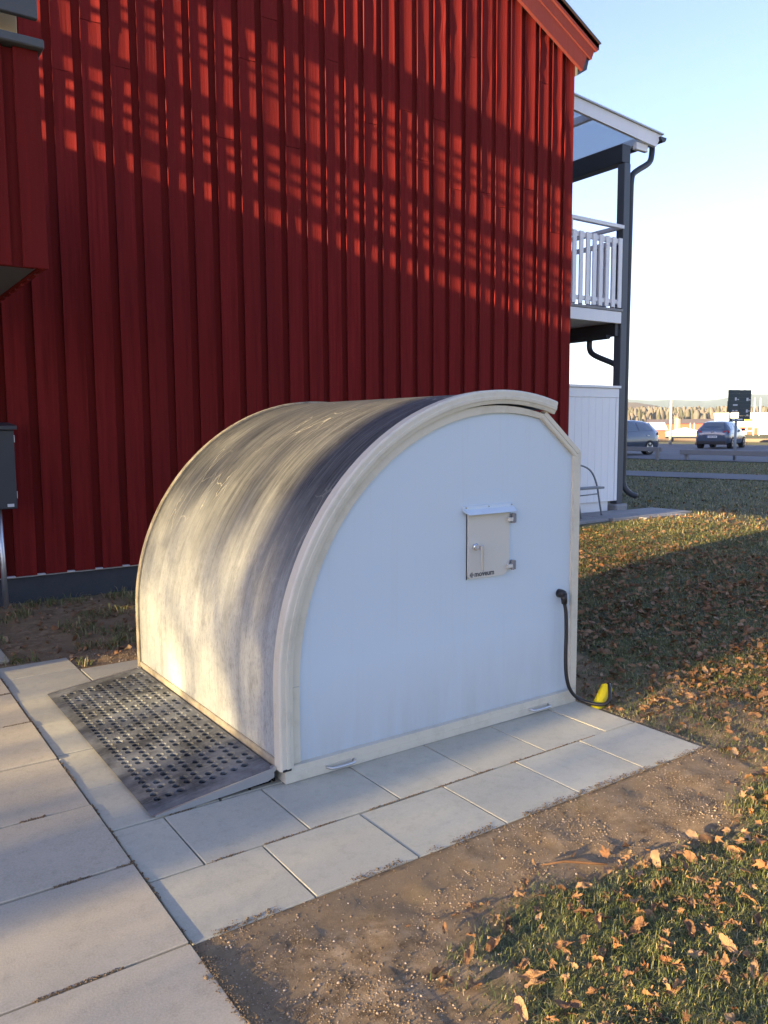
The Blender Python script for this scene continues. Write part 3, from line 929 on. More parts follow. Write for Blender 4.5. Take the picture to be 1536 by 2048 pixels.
# ------------------------------------------------------------------ power cable
cab = empty('power_cable', (3.075, 2.83, .59), 'black rubber power cable with angled plug hanging from the white garage side', 'cable')
MB().tube([(3.073, 2.8515, .592), (3.073, 2.832, .592), (3.073, 2.815, .590), (3.073, 2.808, .588)], [.0225, .0225, .020, .012], 16).build('plug', M['black'], cab, True)
MB().tube([(3.078, 2.822, .592), (3.080, 2.820, .565), (3.082, 2.820, .540)], [.018, .016, .0145], 12).build('plug_elbow', M['black'], cab, True)
pts = smooth_curve([(3.082, 2.820, .545), (3.086, 2.812, .49), (3.084, 2.806, .38), (3.076, 2.800, .26), (3.080, 2.795, .16), (3.105, 2.788, .085), (3.150, 2.765, .035), (3.192, 2.690, .020), (3.225, 2.658, .026), (3.258, 2.662, .045), (3.292, 2.688, .068), (3.320, 2.714, .085), (3.338, 2.732, .086), (3.336, 2.742, .074), (3.310, 2.738, .048)], 6)
MB().tube(pts, .0095, 10).build('cord', M['black'], cab, True)
# yellow conduit stub
a_, b_ = Vector((3.185, 2.700, -.035)), Vector((3.338, 2.745, .064))
pp, rr = [], []
for i in range(46):
    t = i/45
    pp.append(a_.lerp(b_, t)); rr.append(.031+.0016*(1 if i % 2 else -1))
ys_ = MB().tube(pp, rr, 14, caps=False)
inner = MB().tube([a_.lerp(b_, t) for t in (.5, 1.0)], .028, 14, caps=False)
o = empty('cable_conduit', (3.215, 2.70, 0), 'yellow ribbed conduit stub sticking out of the soil beside the slabs', 'conduit')
ys_.build('ribbed_tube', M['yellow'], o, True)
inner.build('tube_bore', M['dark'], o)

# ------------------------------------------------------------------ meter cabinet at the left edge
mc = empty('meter_cabinet', (1.1, 6.8, .05), 'dark grey metal cabinet on a steel post against the red wall', 'cabinet')
body = MB().bbox(.62, 1.196, 6.66, 6.93, .845, 1.448, .006).build('body', M['cabinet'], mc)
MB().prism([(6.62, 1.450), (6.955, 1.450), (6.955, 1.505), (6.62, 1.478)], 'x', .60, 1.212).build('lid', M['cabinet'], mc)
for z in (1.38, .95):
    MB().bbox(1.1965, 1.206, 6.69, 6.715, z-.028, z+.028, .002).build('hinge', M['alu'], mc)
MB().box(1.125, 1.172, 6.657, 6.6595, .862, .885).build('label_plate', M['sticker'], mc)
MB().tube([(1.115, 6.88, -.05), (1.095, 6.88, .85)], .022, 10).build('post', M['alu'], mc, True)
MB().tube([(.70, 6.88, -.05), (.70, 6.88, .85)], .022, 10).build('post', M['alu'], mc, True)

# ------------------------------------------------------------------ patio and chair
for i, (x0, x1, y0, y1, z) in enumerate(((7.70, 8.60, 7.10, 7.76, .214), (8.605, 9.50, 7.02, 7.76, .218), (9.10, 9.98, 6.88, 7.015, .207), (9.505, 10.3, 7.02, 7.70, .212))):
    b = MB().bbox(x0, x1, y0, y1, .10, z, .006).build('patio_slab', M['pad'], None)
    tag(b, ['grey concrete slab under the legs of the garden chair', 'grey concrete slab in front of the white privacy screen', 'narrow slab strip at the lawn edge before the balcony post', 'grey concrete slab beside the balcony post footing'][i], 'slab', 'patio slabs under the balcony')
M['chairtube'] = mat('chair_tube', (0.20, 0.23, 0.26), .4, .4)
ch = empty('garden_chair', (8.5, 7.4, .216), 'aluminium tube garden chair standing before the white screen', 'chair')
for dx, dy in ((0, 0), (-.55, -.12)):
    pts = smooth_curve([(8.80, 7.40, .216), (8.74, 7.40, .45), (8.69, 7.40, .64), (8.60, 7.40, .80), (8.48, 7.40, .885), (8.32, 7.40, .925), (8.20, 7.40, .90), (8.14, 7.40, .80), (8.15, 7.40, .5), (8.16, 7.40, .216)], 6)
    pts = [p+Vector((dx, dy, 0)) for p in pts]
    MB().tube(pts, .0125, 8).build('side_frame', M['chairtube'], ch, True)
    MB().tube([(8.15+dx, 7.40+dy, .505), (8.725+dx, 7.40+dy, .520)], .009, 8).build('stretcher', M['chairtube'], ch, True)
MB().bbox(8.14, 8.70, 7.27, 7.412, .600, .628, .006, Matrix.Identity(4)).build('seat', M['chairtube'], ch)
for k in range(5):
    x = 8.16+.13*k
    MB().tube([(x, 7.40, .615), (x-.55, 7.28, .615)], .009, 6).build('seat_slat', M['chairtube'], ch)

# ------------------------------------------------------------------ far parking, path, barriers
def sheet(name, poly, z, m):
    me = bpy.data.meshes.new(name)
    me.from_pydata([(x, y, z) for x, y in poly], [], [tuple(range(len(poly)))])
    o = link(name, me, m); o['kind'] = 'structure'
    return o
def dirn(p, q, t): return (p[0]+(q[0]-p[0])*t, p[1]+(q[1]-p[1])*t)
pn, qn = (16.59, 13.08), (17.42, 9.94)
pf, qf = (18.41, 14.51), (19.30, 11.02)
sheet('path', [dirn(pn, qn, -8), dirn(pn, qn, 9), dirn(pf, qf, 8.5), dirn(pf, qf, -7)], .205, M['asphalt'])
sheet('road', [(23.3, 40), (26.2, 12), (28.0, -12), (46.5, -12), (47.5, 28), (48, 70), (21, 70)], .203, M['asphalt'])

def at(px, py, d):
    """world point seen at photo pixel (px, py), d metres deep along the view axis"""
    return CP + (CF + CR*((px-768)/1610.5) - CU*((py-1024)/1610.5))*d

def barrier(name, pts_x, pts_y, zt, h, posts, label, m):
    o = empty(name, (pts_x[0], pts_y[0], .2), label, 'barrier')
    p, q = Vector((pts_x[0], pts_y[0], 0)), Vector((pts_x[1], pts_y[1], 0))
    d = q-p; L = d.length; a = math.atan2(d.y, d.x)
    R = Matrix.Translation(p) @ Matrix.Rotation(a, 4, 'Z')
    MB().bbox(0, L, -.05, .05, zt-h, zt, .01, R).build('beam', m, o)
    for t in posts:
        MB().bbox(t-.06, t+.06, .055, .16, .15, zt-.02, .01, R).build('post', m, o)
    return o
M['rail'] = mat('weathered_rail', (0.22, 0.215, 0.21), .8)
M['brownrail'] = mat('brown_rail', (0.13, 0.10, 0.08), .8)
barrier('parking_barrier', (25.15, 25.0), (18.45, 24.5), .66, .16, (.1, 2.9, 5.8), 'low grey rail in front of the dark parked hatchback', M['rail'])
barrier('parking_barrier', (25.9, 26.8), (18.2, 8.2), .56, .17, (.2, 3.35, 6.6, 9.8), 'long low grey rail along the parking behind the sign post', M['rail'])
b3 = barrier('parking_barrier', (44.8, 47.6), (34.0, 22.0), .62, .22, (.3, 3.2, 6.2, 9.2, 12), 'brown rail at the far side of the parking behind the grey car', M['brownrail'])

# ------------------------------------------------------------------ cars
M['carA'] = mat('dark_slate_paint', (0.085, 0.105, 0.140), .22, .3); M['carB'] = mat('blue_grey_paint', (0.095, 0.125, 0.17), .22, .35)
for k in ('carA', 'carB'): M[k].node_tree.nodes['Principled BSDF'].inputs['Coat Weight'].default_value = .6
M['glass'] = mat('car_glass', (0.11, 0.14, 0.17), .08, 0, .8)
M['tyre'] = mat('tyre', (0.015, 0.015, 0.016), .8)
M['tail'] = mat('tail_light', (0.35, 0.015, 0.015), .25)
M['plate'] = mat('number_plate', (0.75, 0.76, 0.74), .4); M['plateblue'] = mat('plate_blue', (0.02, 0.10, 0.40), .4)
def car(name, loc, yaw, paint, label):
    """x: forward, origin at the centre on the ground, 4.06 m hatchback"""
    R = Matrix.Translation(loc) @ Matrix.Rotation(yaw, 4, 'Z')
    o = empty(name, loc, label, 'car', 'cars in the parking')
    st = [  # x, sill z, bumper/side z, belt z, roof z, half width low, half width belt, half width roof
        (-2.03, .42, .62, .80, .82, .62, .64, .60),
        (-1.98, .30, .62, .96, 1.00, .80, .74, .60),
        (-1.86, .24, .60, 1.00, 1.16, .85, .80, .56),
        (-1.60, .22, .60, 1.00, 1.38, .865, .83, .56),
        (-1.25, .20, .60, .99, 1.44, .87, .845, .57),
        (-.60, .19, .58, .97, 1.47, .87, .85, .585),
        (.10, .19, .58, .95, 1.455, .87, .85, .58),
        (.55, .19, .58, .93, 1.33, .87, .85, .57),
        (1.05, .20, .58, .91, 1.00, .865, .84, .62),
        (1.55, .22, .58, .83, .87, .85, .80, .62),
        (1.86, .25, .55, .74, .78, .80, .74, .55),
        (2.03, .38, .52, .62, .64, .60, .58, .50)]
    rows = []
    for x, zs, zm, zb, zr, wl, wb, wr in st:
        half = [(0, zs), (wl*.8, zs), (wl, zs+.08), (wl+.012, zm), (wb, zb), (wr, zr-.045), (wr*.75, zr), (0, zr+.012)]
        ring = [(x, y, z) for y, z in half]+[(x, -y, z) for y, z in half[-2:0:-1]]
        rows.append([R @ Vector(p) for p in ring])
    mb = MB(); mb.loft(rows, closed=True); n_ = len(rows[0])
    mb.f.append(tuple(range(n_))); mb.f.append(tuple((len(rows)-1)*n_+k for k in range(n_)))
    body = mb.build('body', paint, o, True)
    def side_pt(i, t, s_, off=.012):
        x, zs, zm, zb, zr, wl, wb, wr = st[i]
        return Vector((x, s_*(wb+(wr-wb)*t+off), zb+(zr-.045-zb)*t))
    for s_ in (-1, 1):
        for (i, j, ta, tb) in ((3, 5, .10, .86), (5, 7, .10, .86)):
            A, B = side_pt(i, ta, s_), side_pt(j, ta, s_)
            C, D = side_pt(j, tb, s_), side_pt(i, tb, s_)
            mid0, mid1 = side_pt((i+j)//2, ta, s_), side_pt((i+j)//2, tb, s_)
            q = [A.lerp(mid0, .07), mid0, B.lerp(mid0, .07), C.lerp(mid1, .07), mid1, D.lerp(mid1, .07)]
            MB().add([R @ p for p in q], [(0, 1, 4, 5), (1, 2, 3, 4)]).build('window', M['glass'], o)
        h = MB().bbox(.62, .80, s_*.86-.09+s_*.09, s_*.86+.09+s_*.09, .93, 1.06, .03, R).build('mirror', M['black'], o)
        for x in (-1.28, 1.25):
            c0, c1 = s_*.64, s_*.885
            wl_ = MB().tube([R @ Vector((x, c0, .31)), R @ Vector((x, c1, .31))], .312, 22).build('wheel', M['tyre'], o)
            MB().tube([R @ Vector((x, c1-.01, .31)), R @ Vector((x, c1+.008, .31))], .205, 20).build('rim', M['alu'], wl_)
            for k in range(5):
                a = 2*PI*k/5
                MB().box(-.045, .045, -.006, .006, .05, .19, R @ Matrix.Translation((x, c1+s_*.012, .31)) @ Matrix.Rotation(a+PI/5, 4, 'Y')).build('rim_gap', M['black'], wl_)
        MB().add([R @ Vector(p) for p in ((-2.00, s_*.52, .93), (-1.985, s_*.765, .97), (-1.88, s_*.835, .93), (-1.90, s_*.845, .83), (-2.005, s_*.76, .84), (-2.03, s_*.55, .86))], [(0, 1, 2, 3, 4, 5)]).build('tail_light', M['tail'], o)
        MB().add([R @ Vector(p) for p in ((-1.25, s_*.885, .80), (-1.10, s_*.885, .80), (-1.10, s_*.885, .83), (-1.25, s_*.885, .83))], [(0, 1, 2, 3)]).build('door_handle', M['alu'], o)
    MB().add([R @ Vector(p) for p in ((-1.965, -.58, 1.03), (-1.965, .58, 1.03), (-1.69, .50, 1.365), (-1.69, -.50, 1.365))], [(0, 1, 2, 3)]).build('rear_window', M['glass'], o)
    MB().add([R @ Vector(p) for p in ((1.02, -.60, .99), (1.02, .60, .99), (.20, .50, 1.42), (.20, -.50, 1.42))], [(0, 1, 2, 3)]).build('windscreen', M['glass'], o)
    pl = MB().bbox(-2.062, -2.045, -.26, .26, .58, .69, .003, R).build('number_plate', M['plate'], o)
    MB().box(-2.064, -2.0625, .205, .258, .582, .688, R).build('country_band', M['plateblue'], pl)
    for k, y in enumerate((.14, .08, .02, -.06, -.12, -.18)):
        MB().box(-2.064, -2.0625, y-.018, y+.018, .607, .663, R).build('character', M['ink'], pl)
    MB().bbox(-2.055, -2.03, -.42, .42, .755, .775, .003, R).build('chrome_strip', M['alu'], o)
    MB().box(-2.04, -1.9, -.70, .70, .26, .40, R).build('rear_valance', M['black'], o)
    MB().tube([R @ Vector((-2.045, 0, .885)), R @ Vector((-2.025, 0, .888))], .05, 8).build('badge', M['alu'], o)
    return o
car('parked_car', (27.85, 22.85, .205), PI, M['carA'], 'dark hatchback seen from its side, half hidden behind the balcony post')
car('parked_car', (40.55, 25.9, .205), math.radians(19), M['carB'], 'blue grey hatchback seen from behind, parked in the open')

# ------------------------------------------------------------------ sign, lamp, flagpoles
D = 28.6
M['signdark'] = mat('sign_board', (0.035, 0.055, 0.06), .6); M['signpost'] = mat('sign_post', (0.24, 0.27, 0.29), .5, .3)
sg = empty('direction_sign', at(1468, 924, D), 'dark multi-board direction sign on a single grey post by the parking', 'sign')
sp = D/1610.5
SR = Matrix((CR, CF - CF*0, CU)).transposed().to_4x4()
yaw = math.atan2(CR.y, CR.x)
SB = Matrix.Translation(at(1479, 808, D)) @ Matrix.Rotation(yaw, 4, 'Z')
def spx(x): return (x-1479)*sp
def spz(y): return (808-y)*sp
ytop = 779
for k in range(6):
    y0 = 780+7.3*k
    MB().bbox(spx(1456 if k < 3 else 1455), spx(1478), -.02, .02, spz(y0+7.2), spz(y0), .003, SB).build('board', M['signdark'], sg)
for k in range(8):
    y0 = 780.5+7.3*k
    MB().bbox(spx(1478.6), spx(1501.5-.3*(k > 5)), -.02, .02, spz(y0+7.2), spz(y0), .003, SB).build('board', M['signdark'], sg)
MB().bbox(spx(1460.5), spx(1489), -.02, .02, spz(843), spz(836), .003, SB).build('lower_board', M['signdark'], sg)
MB().box(spx(1465), spx(1486), -.024, -.021, spz(840.4), spz(837.2), SB).build('pale_panel', M['plate'], sg)
for x in (1461.5, 1489.5):
    MB().box(spx(x)-.02, spx(x)+.02, .022, .06, spz(843), spz(779), SB).build('batten', M['signpost'], sg)
for (x, y, w_, h_) in ((1469, 795, 3.5, 6), (1474, 798, 3, 2), (1465.5, 808.5, 9, 3), (1464.5, 820, 4, 2), (1471, 820, 4, 2), (1492, 796, 4, 6), (1497, 799, 3, 2), (1492, 819, 3.5, 6), (1496.5, 821, 3, 2), (1493, 829, 4, 2)):
    MB().box(spx(x), spx(x+w_), -.0235, -.021, spz(y+h_), spz(y), SB).build('lettering', M['sticker'], sg)
b_ = at(1468, 924, D); b_.z = .1
t_ = at(1473, 838, D)
MB().tube([b_+Vector((0, 0, 0)), t_+Vector((.03, .03, 0))], .045, 10).build('post', M['signpost'], sg, True)
D2 = 52
b_ = at(1340, 893, D2); b_.z = .15
lp = empty('street_lamp', b_, 'tall thin pale street lamp beyond the parking', 'lamp')
M['lamp'] = mat('pale_galvanised', (0.55, 0.53, 0.48), .5, .2)
MB().tube([b_, Vector((b_.x, b_.y, 3.0)), Vector((b_.x, b_.y, 5.0))], [.10, .07, .05], 10).build('pole', M['lamp'], lp, True)
hd = Vector((b_.x, b_.y, 5.0))
MB().tube([hd, hd+CR*.12+Vector((0, 0, .08)), hd+CR*.5+Vector((0, 0, .16))], .035, 8).build('arm', M['lamp'], lp, True)
MB().bbox(-.12, .32, -.09, .09, -.05, .05, .03, Matrix.Translation(hd+CR*.45+Vector((0, 0, .17))) @ Matrix.Rotation(yaw, 4, 'Z')).build('lamp_head', M['lamp'], lp)
for x in (1508.5, 1520):
    D3 = 95
    p = at(x, 832, D3)
    f_ = MB().tube([(p.x, p.y, 0), (p.x, p.y, at(x, 796, D3).z)], [.07, .05], 8).build('flagpole', M['plate'], None, True)
    tag(f_, 'white flagpole %s the white shop building' % ('left of the pair before' if x < 1515 else 'right of the pair before'), 'flagpole')

# ------------------------------------------------------------------ far buildings
M['farred'] = mat('far_red', (0.42, 0.075, 0.045), .8); M['farwhite'] = mat('far_white', (0.75, 0.73, 0.68), .7)
M['farroof'] = mat('far_roof', (0.14, 0.11, 0.10), .8); M['farpale'] = mat('far_pale_render', (0.62, 0.42, 0.28), .8)
M['paleroof'] = mat('pale_sheet_roof', (0.66, 0.66, 0.66), .45); M['farwin'] = mat('far_window', (0.10, 0.11, 0.10), .3); M['farcream'] = mat('far_cream', (0.66, 0.56, 0.36), .8)
def ray(px, py=855):
    return CF + CR*((px-768)/1610.5) - CU*((py-1024)/1610.5)
def far_box(name, x0, x1, d, depth, ytop, zbase, wall, roofm, label, roof_h=.0, over=.3, ridge_along=True, turn=0.0):
    """building whose front spans photo columns x0..x1, left corner d metres away, facing the camera"""
    A = at(x0, ytop, d)
    a = math.atan2(ray(x0).y, ray(x0).x)-PI/2+turn
    ux, uy = math.cos(a), math.sin(a)
    def hit(px, py):
        r = ray(px, py)
        # CP + r*t on the front line through A with direction (ux, uy)
        t = ((A.x-CP.x)*uy-(A.y-CP.y)*ux)/(r.x*uy-r.y*ux)
        p = CP+r*t
        return (p.x-A.x)*ux+(p.y-A.y)*uy, p.z
    W = hit(x1, ytop)[0]
    zt_ = A.z
    R = Matrix.Translation((A.x, A.y, 0)) @ Matrix.Rotation(a, 4, 'Z')
    o = empty(name, (A.x, A.y, zbase), label, 'building')
    MB().box(0, W, 0, depth, zbase, zt_, R).build('wall', wall, o)
    vs = [(-over, -over, zt_+.01), (W+over, -over, zt_+.01), (W+over, depth+over, zt_+.01), (-over, depth+over, zt_+.01)]
    if roof_h > 0:
        if ridge_along: vs += [(-over, depth/2, zt_+roof_h), (W+over, depth/2, zt_+roof_h)]; fs = [(0, 1, 5, 4), (2, 3, 4, 5), (0, 4, 3), (1, 2, 5), (0, 3, 2, 1)]
        else: vs += [(W/2, -over, zt_+roof_h), (W/2, depth+over, zt_+roof_h)]; fs = [(0, 4, 5, 3), (1, 2, 5, 4), (0, 1, 4), (2, 3, 5), (0, 3, 2, 1)]
    else:
        vs += [(x, y, z+.25) for x, y, z in vs]; fs = [(0, 1, 5, 4), (1, 2, 6, 5), (2, 3, 7, 6), (3, 0, 4, 7), (4, 5, 6, 7), (3, 2, 1, 0)]
    MB().add([R @ Vector(v) for v in vs], fs).build('roof', roofm, o)
    def feat(nm, xa, xb, ya, yb, m, off=-.04):
        u0, za = hit(xa, ya); u1, zb_ = hit(xb, yb)
        MB().box(u0, u1, off, off+.06, min(za, zb_), max(za, zb_), R).build(nm, m, o)
    return feat
ft = far_box('red_barn', 1296, 1430, 150, 16, 848, -1, M['farred'], M['farroof'], 'long low red barn with dark roof beyond the parking', .9)
for x in (1316.5, 1321.5, 1380, 1388): ft('white_post', x, x+.9, 846, 857.5, M['farwhite'])
ch_ = empty('chimney_stack', at(1355.5, 860, 128), 'cream square chimney stack standing before the red barn', 'chimney')
a_ = at(1355.5, 837, 128)
MB().bbox(a_.x-.30, a_.x+.30, a_.y-.30, a_.y+.30, -.5, a_.z, .02).build('shaft', M['farcream'], ch_)
MB().bbox(a_.x-.36, a_.x+.36, a_.y-.36, a_.y+.36, a_.z+.002, a_.z+.25, .05).build('cap', M['farroof'], ch_)
ft = far_box('red_shed', 1235, 1330.5, 74, 12, 861, -.5, M['farred'], M['paleroof'], 'dark red shed with pale sloping sheet roof behind the dark hatchback', .75, .25)
ft = far_box('pale_house', 1331, 1412, 92, 11, 866.5, -.5, M['farpale'], M['paleroof'], 'low pale orange building with white gable roof beyond the lamp', .62, .25, False)
ft('window', 1358.5, 1363.8, 874.5, 880, M['farwhite']); ft('window', 1375, 1389, 874.5, 879, M['farwhite'])
ft = far_box('shop_building', 1429, 1580, 110, 25, 830, -1, M['farwhite'], M['farwhite'], 'large white shop building with red panels behind the sign', 0, .1)
ft('red_panel', 1474, 1490.5, 854, 862, M['farred']); ft('red_panel', 1494, 1504, 854, 861, M['farred'])
ft('red_door', 1481, 1486, 864, 880, M['farred']); ft('red_door', 1493, 1498.5, 862.5, 880, M['farred']); ft('red_door', 1499.2, 1504, 862.5, 880, M['farred'])
ft('red_panel', 1508, 1515, 855.5, 871, M['farred']); ft('window', 1527, 1560, 851, 863, M['farcream']); ft('fence_panel', 1519, 1560, 868.5, 880, M['farcream'])
ft('sign_strip', 1489, 1505, 838, 842, M['yellow'])

# ------------------------------------------------------------------ far wood and hills
def cards_mesh(name, V, Fc, m, tint=None, kind=None, smooth=False):
    me = bpy.data.meshes.new(name)
    V = np.asarray(V, 'f'); Fc = np.asarray(Fc, 'i')
    me.vertices.add(len(V)); me.vertices.foreach_set('co', V.reshape(-1))
    k = Fc.shape[1]
    me.loops.add(Fc.size); me.loops.foreach_set('vertex_index', Fc.reshape(-1))
    me.polygons.add(len(Fc)); me.polygons.foreach_set('loop_start', np.arange(0, Fc.size, k, dtype='i'))
    me.update(calc_edges=True)
    if tint is not None:
        a = me.attributes.new('tint', 'FLOAT', 'POINT'); a.data.foreach_set('value', np.asarray(tint, 'f'))
    o = link(name, me, m, None, smooth)
    if kind: o['kind'] = kind
    return o
def wood_mat():
    m = mat('far_wood', (0.1, 0.08, 0.05), .9, spec=.1)
    at_ = nd(m, 'ShaderNodeAttribute', attribute_name='tint')
    setc(m, ramp(m, at_.outputs['Fac'], [(0, (0.04, 0.05, 0.04)), (.35, (0.07, 0.07, 0.05)), (.6, (0.10, 0.09, 0.085)), (1, (0.135, 0.12, 0.11))]))
    return m
M['wood'] = wood_mat()
V, Fc, T = [], [], []
for k in range(1300):
    d = rng.uniform(420, 900); px = rng.uniform(1150, 1720)
    p = at(px, 855, d)
    h = (36/1610*d+2.5)*rng.uniform(.55, 1.05); r = h*rng.uniform(.09, .26); con = rng.random() < .3
    tn = rng.uniform(.15, .4) if con else rng.uniform(.45, .85)
    z0 = -1.0; n0 = len(V)
    lev = [(0, .25), (.25, .8), (.5, 1.0), (.78, .85), (1.0, .38)] if not con else [(0, .2), (.15, 1.0), (.45, .65), (.75, .35), (1.0, .02)]
    for t, q in lev:
        for s_ in range(6):
            a_ = 2*PI*s_/6+rng.uniform(-.3, .3); rr_ = r*q*rng.uniform(.6, 1.25)
            V.append((p.x+rr_*math.cos(a_), p.y+rr_*math.sin(a_), z0+h*(t+rng.uniform(-.05, .05)*(0 < t < 1)))); T.append(np.clip(tn+rng.uniform(-.15, .15), 0, 1))
    for i in range(4):
        for s_ in range(6): Fc.append((n0+i*6+s_, n0+i*6+(s_+1) % 6, n0+(i+1)*6+(s_+1) % 6, n0+(i+1)*6+s_))
cards_mesh('far_wood', V, Fc, M['wood'], T, 'stuff')
M['hill'] = mat('hill_forest', (0.040, 0.052, 0.040), .95, spec=.1)
V, Fc = [], []
cols = np.linspace(600, 2600, 90)
for i, px in enumerate(cols):
    yt = np.interp(px, [600, 1000, 1250, 1330, 1370, 1420, 1460, 1500, 1560, 1700, 2600], [806, 800, 803, 803.5, 806.5, 804, 799, 795, 792, 790, 800]) + 1.5*math.sin(px*.05)+.8*math.sin(px*.23)
    for d, f_ in ((2600, 0), (3000, .35), (3600, .8), (4200, 1.0), (5200, .5)):
        p = at(px, 855, d)
        h = (855-yt)/1610.5*4200
        V.append((p.x, p.y, -3+(h+4)*f_*(1+.06*math.sin(px*.11+d)*(0 < f_ < 1))))
for i in range(len(cols)-1):
    for k in range(4): Fc.append((i*5+k, (i+1)*5+k, (i+1)*5+k+1, i*5+k+1))
o = cards_mesh('hills', V, Fc, M['hill'], None, 'structure', True)
V, Fc = [], []
cols = np.linspace(900, 1420, 40)
for i, px in enumerate(cols):
    yt = np.interp(px, [900, 1200, 1262, 1300, 1330, 1420], [800, 803, 808, 813, 820, 852])+.7*math.sin(px*.3)
    for d, f_ in ((1150, 0), (1300, .5), (1500, 1.0), (1800, .4)):
        p = at(px, 855, d); h = (855-yt)/1610.5*1500
        V.append((p.x, p.y, -3+(h+4)*f_))
for i in range(len(cols)-1):
    for k in range(3): Fc.append((i*4+k, (i+1)*4+k, (i+1)*4+k+1, i*4+k+1))
M['hill2'] = mat('hill_brown', (0.14, 0.085, 0.055), .95, spec=.1)
cards_mesh('near_hill', V, Fc, M['hill2'], None, 'structure', True)

# ------------------------------------------------------------------ unseen tree and thicket at the left, added to dim the low sun
def tree(name, x, y, h, r0, label, seed, crown_z, spread, nlimb=9):
    R = random.Random(seed)
    z0 = gz(x, y)
    o = empty(name, (x, y, z0), label, 'tree')
    MB().tube([(x, y, z0-.2), (x, y, z0+.3), (x+.03, y, crown_z), (x+.1, y+.05, h*.75), (x+.1, y+.1, h)], [r0*1.2, r0, r0*.86, r0*.4, r0*.08], 12).build('trunk', M['bark'], o, True)
    if seed == 3:  # second stem, added so the cast shade keeps a slim lit gap
        MB().tube([(x, y+.42, z0-.1), (x, y+.44, 3.4), (x, y+.43, 4.9), (x, y+.38, 5.9), (x, y+.12, crown_z)], [.085, .08, .08, .085, .09], 10).build('stem', M['bark'], o, True)
    mb = MB()
    def limb(p, d, L, r, lev):
        pts = [p]
        for k in range(4):
            d = (d+Vector((R.uniform(-.25, .25), R.uniform(-.25, .25), R.uniform(-.05, .22)))).normalized()
            pts.append(pts[-1]+d*L/4)
        mb.tube(pts, [r*(1-.2*k) for k in range(5)], 5 if lev else 6, caps=False)
        if lev > 0:
            for k in range(4):
                q = pts[R.randint(1, 4)]
                dd = (d+Vector((R.uniform(-1, 1), R.uniform(-1, 1), R.uniform(-.3, .8)))*.9).normalized()
                limb(q, dd, L*R.uniform(.45, .7), r*.45, lev-1)
    for k in range(nlimb):
        z = crown_z+(h*.85-crown_z)*k/nlimb
        a = k*2.4+R.uniform(-.4, .4)
        limb(Vector((x+.05, y+.03, z)), Vector((math.cos(a), math.sin(a), R.uniform(.3, .9))).normalized(), spread*R.uniform(.7, 1.1), r0*.3, 2)
    mb.build('crown', M['bark'], o, True, fix=False)
tree('unseen_shade_tree', -25.0, .56, 15, .31, 'unseen bare maple tree far left, added to shade the garage front', 3, 7.6, 2.2)
# unseen bare thicket towards the sun, added to thin its light on the ground
V, Fc = [], []
n = 9500
for k in range(n):
    p = np.array([rng.uniform(-34, -27), rng.uniform(-9, 5.8), 0.0])
    p[2] = rng.uniform(0, 7.4)
    if p[1] < -1.1 and rng.random() < .55: continue
    d = np.array([rng.normal(0, .5), rng.normal(0, .45), rng.normal(0.9, .4)]); d /= np.linalg.norm(d)
    L = rng.uniform(.5, 1.6); wdt = rng.uniform(.006, .022)
    s_ = np.cross(d, [1, .06, 0]); s_ /= np.linalg.norm(s_)
    t2 = np.cross(d, s_)
    n0 = len(V)
    for q, ww in ((p, wdt), (p+d*L, wdt*.35)):
        V += [q+s_*ww, q-s_*ww*.5+t2*ww*.87, q-s_*ww*.5-t2*ww*.87]
    Fc += [(n0, n0+1, n0+4, n0+3), (n0+1, n0+2, n0+5, n0+4), (n0+2, n0, n0+3, n0+5)]
cards_mesh('unseen_thicket', V, Fc, M['bark'], None, 'stuff')

# ------------------------------------------------------------------ grass, stones, leaves
def scatter(n, x0, x1, y0, y1):
    return rng.uniform(x0, x1, n), rng.uniform(y0, y1, n)
def gzv(x, y):
    i = np.clip(np.searchsorted(gx, x)-1, 0, nx-2); j = np.clip(np.searchsorted(gy, y)-1, 0, ny-2)
    tx = (x-gx[i])/(gx[i+1]-gx[i]); ty = (y-gy[j])/(gy[j+1]-gy[j])
    return (GZ[i, j]*(1-tx)+GZ[i+1, j]*tx)*(1-ty)+(GZ[i, j+1]*(1-tx)+GZ[i+1, j+1]*tx)*ty
def blocked(x, y):
    b = onslab(x, y, .01)
    b |= (y > 6.95) & (x < 7.7)
    b |= (x > 7.6) & (x < 10.3) & (y > 6.9)
    b |= (x > 1.43) & (x < 3.2) & (y > 2.8) & (y < 4.65)
    q = x*.9668+y*.2557
    b |= (q > 19.3) & (q < 21.58)
    return b
def inview(x, y, m=.1):
    dx, dy = x, y
    f_ = dx*CF.x+dy*CF.y; r_ = dx*CR.x+dy*CR.y
    return (f_ > .3) & (np.abs(r_/np.maximum(f_, .01)) < 768/1610.5+m)
